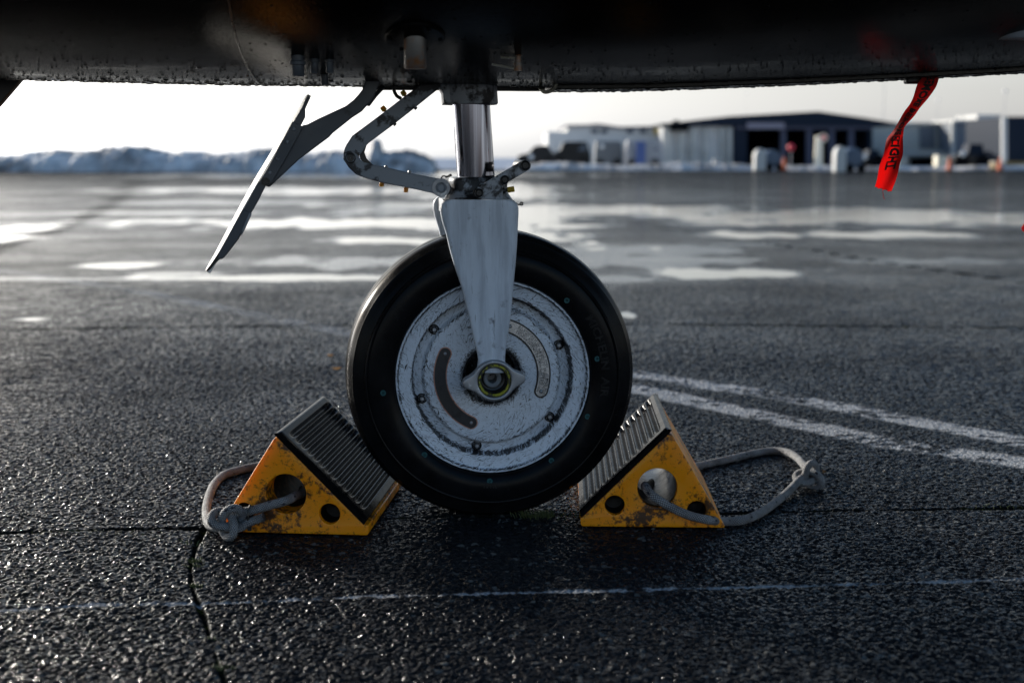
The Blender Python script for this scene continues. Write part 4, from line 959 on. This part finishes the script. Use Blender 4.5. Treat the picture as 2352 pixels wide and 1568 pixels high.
slab(b3, 'wall', [(1998, 286), (2060, 284), (2190, 285), (2190, yb), (1998, yb)], Y3, 10, M_w2); slab(b3, 'door', rect(2114, 291, 2148, 341), Y3 - .2, .3, M_grey)
slab(b3, 'roof_edge', rect(1996, 282, 2192, 286), Y3 - .3, 10.6, M_w1)
slab(b3, 'window', rect(2163, 296, 2186, 326), Y3 - .2, .3, M_green); slab(b3, 'ledge', rect(2060, 344, 2190, 358), Y3 - 1.2, 1.1, M_w2); slab(b3, 'dark_container', rect(2092, 363, 2150, yb - 6), Y3 - .15, .1, M_open); rel(b3)  # flat black slab represents the dark container under the ledge
b4 = bld('storage_building', 2215, Yb + 2, 'narrow grey block with white corner boards near the loader'); slab(b4, 'wall', rect(2193, 278, 2238, yb), Yb + 2, 5, M_grey, .05); slab(b4, 'corner_board', rect(2186, 280, 2194, yb), Yb + 1.8, .3, M_w2); slab(b4, 'cap', rect(2192, 275, 2240, 280), Yb + 1.6, 5.4, M_w1); rel(b4)
b5 = bld('storage_building', 2270, Yb + 8, 'pale building with a beige upper wall behind the loader'); slab(b5, 'wall', rect(2238, 286, 2314, yb), Yb + 8, 6, M_w2); slab(b5, 'upper_wall', rect(2244, 264, 2300, 286), Yb + 8.3, 5, M_w1); slab(b5, 'beige_panel', rect(2240, 294, 2256, 332), Yb + 7.7, .2, mat('beige_panel_paint', (.55, .40, .22), .6)); rel(b5)
b6 = bld('shed', 2400, Yb - 12, 'dark blue-grey shed on an ochre base at the right edge'); slab(b6, 'wall', rect(2313, 268, 2540, 372), Yb - 12, 8, M_navy); slab(b6, 'base', rect(2309, 371, 2540, yb + 2), Yb - 12.3, 8, M_ochre); slab(b6, 'corner_post', rect(2303, 270, 2314, yb), Yb - 12.2, .3, M_w1); rel(b6)
for (x, y0, y1, w, lab) in ((2033, 170, 285, 5, 'tall thin lamp mast behind the right slope of the hangar roof'), (2309, 210, 285, 5, 'tall thin mast rising beside the dark shed'), (1714, 215, 268, 1.2, 'very thin aerial on the left half of the hangar roof'), (2155, 230, 285, 3, 'thin faint mast behind the pale flat building')):
    Ym = Yb + 20; a_ = P(x, y0, Ym); g_ = P(x, 388, Ym); r = w * Ym / F / 2 * .35
    mb = MB(); mb.lathe([(r * 1.6, 0), (r * 1.6, .8), (r, .9), (r * .6, a_.z), (.001, a_.z)], (a_.x, Ym, 0), (0, 0, 1), (1, 0, 0), 10); mb.box((a_.x, Ym, a_.z), (r * 3, .2, .12)); ob = mb.build('mast', M_post); tag(ob, lab, 'mast', 'masts on the skyline')
# vehicles
M_car = mat('black_car_paint', (.006, .007, .009), .3, 0, .3); M_car2 = mat('dark_car_paint', (.010, .011, .014), .3, 0, .3); M_van = mat('white_van_paint', (.34, .34, .35), .3); M_van2 = mat('grey_van_paint', (.14, .15, .16), .3)
M_tail = mat('tail_lamp', (.4, .06, .04), .3); M_glint = mat('glint_white', (.85, .85, .82), .1)  # the bright white is painted sun glint
def car(name, x0, x1, ytop, Yv, body_m, prof, label, win, cat='car', group='vehicles parked along the snow bank', lamp=None):
    # prof: side outline in 0..1 (length) x 0..1 (height) ; the vehicle stands side-on; lamp: where a painted sun glint goes
    a_ = P(x0, 380, Yv); b_ = P(x1, 380, Yv); top_ = P(x0, ytop, Yv).z; ln_ = b_.x - a_.x; e = empty(name, (a_.x + ln_ / 2, Yv + .9, 0)); tag(e, label, cat, group)
    o_ = Vector((-ln_ / 2, -.9, 0)); mk = lambda u, v, d: o_ + Vector((u * ln_, d, .22 + v * (top_ - .22)))
    vs = []; fs = []; m_ = len(prof)
    for (d, ins) in ((0, .06), (.12, 0), (1.68, 0), (1.8, .06)):
        for (u, v) in prof: vs.append(mk(u + (ins * .25 * (.5 - u)), v * (1 - ins * .3) + (.0), d + (.14 * max(0, v - .55) * (1 if d < .9 else -1))))
    for i in range(3):
        for k in range(m_): fs.append((i * m_ + k, i * m_ + (k + 1) % m_, (i + 1) * m_ + (k + 1) % m_, (i + 1) * m_ + k))
    fs += [tuple(range(m_)), tuple(3 * m_ + k for k in range(m_))[::-1]]
    mb = MB(); mb.add(vs, fs); mb.build('body', body_m, e, bevel=.03)
    for w in win:
        mb = MB(); mb.prism([mk(u, v, .02 + .10 * max(0, v - .55)) for u, v in w], (0, .06, 0)); mb.build('window', M_glass, e)
    for u in (.18, .80):
        mb = MB(); c = mk(u, 0, -.02); c.z = .33; mb.lathe([(.001, .02), (.17, .0), (.19, .03), (.30, .0), (.33, .05), (.33, .2)], c, (0, 1, 0), (1, 0, 0), 24); mb.build('wheel', M_open, e)
    if lamp: mb = MB(); mb.ball(mk(lamp[0], lamp[1], -.03), .16, (1, .5, 1), 14, 10); mb.build('glint_ball', M_glint, e, smooth=80)  # white ball painted in for a glint of sun on the bodywork
    return e
suv = [(0, .05), (.0, .45), (.03, .58), (.10, .98), (.16, 1), (.62, 1), (.72, .95), (.80, .62), (.97, .52), (1, .4), (1, .05)]
car('parked_car', 1268, 1357, 325, 82, M_car, [(1 - u, v) for u, v in reversed(suv)], 'large black vehicle with tall cab, right one of the dark pair', [[(.30, .62), (.36, .92), (.58, .92), (.58, .62)], [(.61, .62), (.61, .92), (.84, .92), (.90, .62)]])
sed = [(0, .05), (.0, .42), (.06, .52), (.30, .62), (.45, .95), (.55, 1), (.80, 1), (.93, .62), (1, .55), (1, .05)]
car('parked_car', 1188, 1276, 334, 80, M_car2, sed, 'dark pickup with sloping bonnet, left one of the dark pair', [[(.36, .64), (.47, .92), (.60, .92), (.60, .64)], [(.63, .64), (.63, .92), (.78, .92), (.87, .64)]], lamp=(.36, .42))
vanp = [(0, .05), (0, .5), (.04, .96), (.08, 1), (.92, 1), (.97, .9), (1, .5), (1, .05)]
car('parked_van', 1437, 1521, 322, 84, M_van, vanp, 'pale van with a dark window strip and blue door', [[(.12, .6), (.14, .86), (.48, .86), (.48, .6)], [(.52, .6), (.52, .86), (.84, .86), (.88, .6)]], 'van')
car('parked_van', 1366, 1430, 324, 86, M_van2, vanp, 'grey van between the black car and the pale van', [[(.12, .6), (.14, .86), (.48, .86), (.48, .6)]], 'van', lamp=(.25, .78))
mb = MB(); c = P(1472, 358, 83.3); mb.box((c.x, 83.5, 1.0), (.3, .05, .7)); bd = mb.build('blue_cabinet', M_blue, None, bevel=.02); tag(bd, 'small blue cabinet standing in front of the pale van', 'cabinet')
# utility carts: tall white end and round grey-blue body
M_orange = mat('orange_cone_plastic', (.85, .12, .01), .5)
M_cart = mat('white_cart_shell', (.6, .6, .58), .4); M_tank = mat('blue_grey_tank', (.10, .14, .20), .4)
def cart(x0, y0, y1, label):
    Yc = G(x0, y1).y; a_ = P(x0, y1, Yc); w = 25 * Yc / F; h_ = P(x0, y0, Yc).z; e = empty('tank_trailer', (a_.x, Yc, 0)); tag(e, label, 'trailer', 'tank trailers on the far apron')
    pts = [(0, .1 * h_), (0, .7 * h_)] + [(w * (.5 - .5 * math.cos(k * math.pi / 8)), .7 * h_ + .3 * h_ * math.sin(k * math.pi / 8)) for k in range(1, 8)] + [(w, .7 * h_), (w, .02 * h_), (0, .02 * h_)]
    mb = MB(); mb.prism([(x, 0, z) for x, z in pts], (0, w * 1.2, 0)); mb.build('white_shell', M_cart, e, bevel=.03)
    mb = MB(); r = .40 * h_; mb.lathe([(.001, 0), (r * .55, 0), (r * .6, .03), (r * .95, .03), (r, .1), (r, w * 2), (.001, w * 2 + .1)], (w + r * .82, .3, r * 1.1 + .12), (0, 1, 0), (1, 0, 0), 32); mb.build('tank', M_tank, e)
    for s in (.25, .8): mb = MB(); mb.lathe([(.001, 0), (.18, 0), (.2, .06), (.2, .15)], (w + r * 2 * s, .2, .2), (0, 1, 0), (1, 0, 0), 16); mb.build('wheel', M_open, e)
    return e
cart(1734, 342, 393, 'white and grey-blue tank trailer left of the fuel pumps'); cart(1918, 336, 397, 'white and grey-blue tank trailer right of the pumps, next to a dark machine')
M_sgn = mat('red_sign_paint', (.75, .02, .05), .4); M_cream = mat('cream_paint', (.85, .78, .62), .5)
def pump(x, y0, y1, sx, sy, label, lean=0.0, wpx=18):
    Yp = G(x, y1).y; a_ = P(x, y1, Yp); h_ = P(x, y0, Yp).z; w = wpx * Yp / F / 2; e = empty('sign_post', (a_.x, Yp, 0)); tag(e, label, 'sign post', 'posts with round red signs')
    mb = MB(); mb.add([(-w, 0, 0), (w, 0, 0), (w * .8 + lean, 0, h_), (-w * .8 + lean, 0, h_), (-w, .3, 0), (w, .3, 0), (w * .8 + lean, .3, h_), (-w * .8 + lean, .3, h_)], [(0, 1, 2, 3), (7, 6, 5, 4), (0, 4, 5, 1), (1, 5, 6, 2), (2, 6, 7, 3), (3, 7, 4, 0)]); mb.build('post', M_cream, e, bevel=.03)
    c = P(sx, sy, Yp) - Vector((a_.x, Yp, 0)); r = 9 * Yp / F
    mb = MB(); mb.lathe([(.001, -.02), (r * .6, -.02), (r * .6, -.015)], (c.x, -.05, c.z), (0, 1, 0), (1, 0, 0), 24, 1); mb.lathe([(r * .55, -.012), (r, -.012), (r, .05), (.001, .05)], (c.x, -.05, c.z), (0, 1, 0), (1, 0, 0), 24, 0); mb.build('round_sign', [M_cream, M_sgn], e); return e
pump(1828, 330, 376, 1841, 320, 'leaning post with a pale ring sign, left of the two posts', .25, 12); pump(1880, 312, 386, 1891, 316, 'upright cream post with a red round sign, right of the two posts')
Yp = 72; mb = MB(); c = P(1817, 339, Yp); mb.ball((c.x, Yp, c.z), .2, n=14, m=10, mi=0); mb.lathe([(.03, 0), (.03, c.z)], (c.x, Yp, 0), (0, 0, 1), (1, 0, 0), 8, 1); ob = mb.build('beacon', [M_sgn, M_post]); tag(ob, 'bright red beacon on a short pole left of the posts', 'beacon')
# loader and dark machine
def machine(x0, x1, ytop, ybot, label):
    Yp = G(x0, ybot).y; a_ = P(x0, ybot, Yp); w = (x1 - x0) * Yp / F; h_ = P(x0, ytop, Yp).z; e = empty('tug', (a_.x, Yp, 0)); tag(e, label, 'tractor', 'dark ground vehicles')
    mb = MB(); mb.prism([(0, 0, .3), (0, 0, .55 * h_), (.35 * w, 0, .62 * h_), (.38 * w, 0, .6 * h_), (.95 * w, 0, .55 * h_), (w, 0, .3)], (0, 1.4, 0)); mb.build('body', M_car2, e, bevel=.04)
    mb = MB(); mb.prism([(.36 * w, .1, .55 * h_), (.42 * w, .1, h_), (.78 * w, .1, h_), (.84 * w, .1, .55 * h_)], (0, 1.2, 0)); mb.build('cab', M_navy, e, bevel=.04)
    for u in (.2, .78): mb = MB(); mb.lathe([(.001, 0), (.22, 0), (.26, .06), (.40, .0), (.44, .08), (.44, .3)], (u * w, -.05, .44), (0, 1, 0), (1, 0, 0), 24); mb.build('wheel', M_open, e)
    mb = MB(); mb.ball((.2 * w, -.08, .62 * h_), .17, (1, .5, 1), 12, 8); mb.build('glint_ball', M_glint, e, smooth=80); return e  # the white ball stands in for a sun glint
machine(2192, 2274, 331, 390, 'dark loader standing before the pale buildings on the right'); machine(1972, 2030, 344, 390, 'dark machine behind the right tank trailer')

def crate(name, x0, y0, x1, y1, m_, lab, cat, dpt=.8):
    Yc = G(x0, y1).y; a_, b_ = P(x0, y1, Yc), P(x1, y0, Yc); e = empty(name, ((a_.x + b_.x) / 2, Yc, 0)); tag(e, lab, cat); w = (b_.x - a_.x) / 2
    mb = MB(); mb.box((0, dpt / 2, b_.z / 2 + .06), (w, dpt / 2, b_.z / 2 - .06)); mb.build('body', m_, e, bevel=.03)
    mb = MB(); mb.box((0, dpt / 2, b_.z + .02), (w * 1.04, dpt / 2 * 1.06, .03)); mb.build('lid', M_w2, e, bevel=.01)
    for sx in (-1, 1): mb = MB(); mb.box((sx * w * .7, dpt / 2, .04), (.08, dpt / 2, .06)); mb.build('skid', M_open, e)
crate('equipment_cabinet', 2062, 362, 2084, 389, M_w2, 'white equipment cabinet left of the dark container under the ledge', 'cabinet')
crate('equipment_cabinet', 2152, 358, 2182, 388, M_cream, 'cream equipment cabinet between the dark container and the loader', 'cabinet')
crate('equipment_box', 1640, 369, 1662, 386, M_grey, 'low grey box on the snow edge before the pale hangar wall', 'box')
crate('equipment_box', 2284, 374, 2300, 391, M_ochre, 'small ochre box right of the dark loader', 'box')
for (x, lab) in ((1800, 'orange traffic cone between the left tank trailer and the beacon'), (2180, 'orange traffic cone just left of the dark loader'), (2296, 'orange traffic cone before the dark shed')):
    c = G(x, 392); mb = MB(); mb.lathe([(.001, .72), (.035, .72), (.15, .05)], c, (0, 0, 1), (1, 0, 0), 18, 0); mb.box(c + Vector((0, 0, .03)), (.2, .2, .025), 1); mb.lathe([(.075, .42), (.098, .30)], c + Vector((0, 0, .01)), (0, 0, 1), (1, 0, 0), 18, 2)
    ob = mb.build('traffic_cone', [M_orange, M_open, M_cart]); tag(ob, lab, 'cone', 'orange traffic cones')

# ================================================================== SMALL THINGS ON THE GROUND
M_grass = mat('crack_grass', (.07, .085, .02), .6); M_leaf = mat('dry_leaf', (.42, .2, .04), .6)
rn = random.Random(11); mb = MB()
def tuft(x, y, n_, hgt, spread):
    c = G(x, y)
    for k in range(n_):
        w = rn.uniform(0, 6.28); b0 = c + Vector((rn.gauss(0, spread), rn.gauss(0, spread * .4), -.002)); tip = b0 + Vector((math.cos(w) * hgt * rn.uniform(.2, 1), math.sin(w) * hgt * .5, hgt * rn.uniform(.4, 1)))
        mid = (b0 + tip) / 2 + Vector((0, 0, hgt * .25)); mb.tube([b0, mid, tip], [.0008, .0007, .0002], 4)
tuft(1238, 1186, 90, .016, .022); tuft(705, 1213, 6, .02, .004); tuft(715, 1214, 5, .02, .004); tuft(446, 1290, 26, .010, .006); tuft(452, 1300, 16, .008, .008); tuft(450, 1345, 22, .008, .006); tuft(140, 1226, 26, .006, .03); tuft(250, 1222, 20, .006, .03); tuft(510, 1535, 26, .008, .008); tuft(485, 1470, 14, .008, .006); tuft(430, 1250, 10, .012, .02); tuft(2290, 1163, 24, .006, .03)
gr = mb.build('grass', M_grass, None); tag(gr, 'sparse grass and moss growing in the tarmac cracks', 'grass', kind='stuff')
for (x, y, s, lab) in ((760, 818, .012, 'small yellow dry leaf on the tarmac left of the tyre, the farther one'), (773, 848, .016, 'small orange dry leaf on the tarmac left of the tyre, the nearer one'), (1893, 1087, .006, 'tiny pale leaf scrap beside the right rope knot')):
    c = G(x, y); mb = MB(); vs = []
    for k in range(10):
        w = 2 * math.pi * k / 10; vs.append((s * math.cos(w), s * .55 * math.sin(w), .004 + .003 * math.cos(2 * w)))
    mb.add(vs + [(v[0], v[1], v[2] + .0008) for v in vs], [tuple(range(10))[::-1], tuple(range(10, 20))] + [(k, (k + 1) % 10, 10 + (k + 1) % 10, 10 + k) for k in range(10)])
    ob = mb.build('dry_leaf', M_leaf); ob.location = c; ob.rotation_euler = (0, 0, x); tag(ob, lab, 'leaf', 'dry leaves on the tarmac')
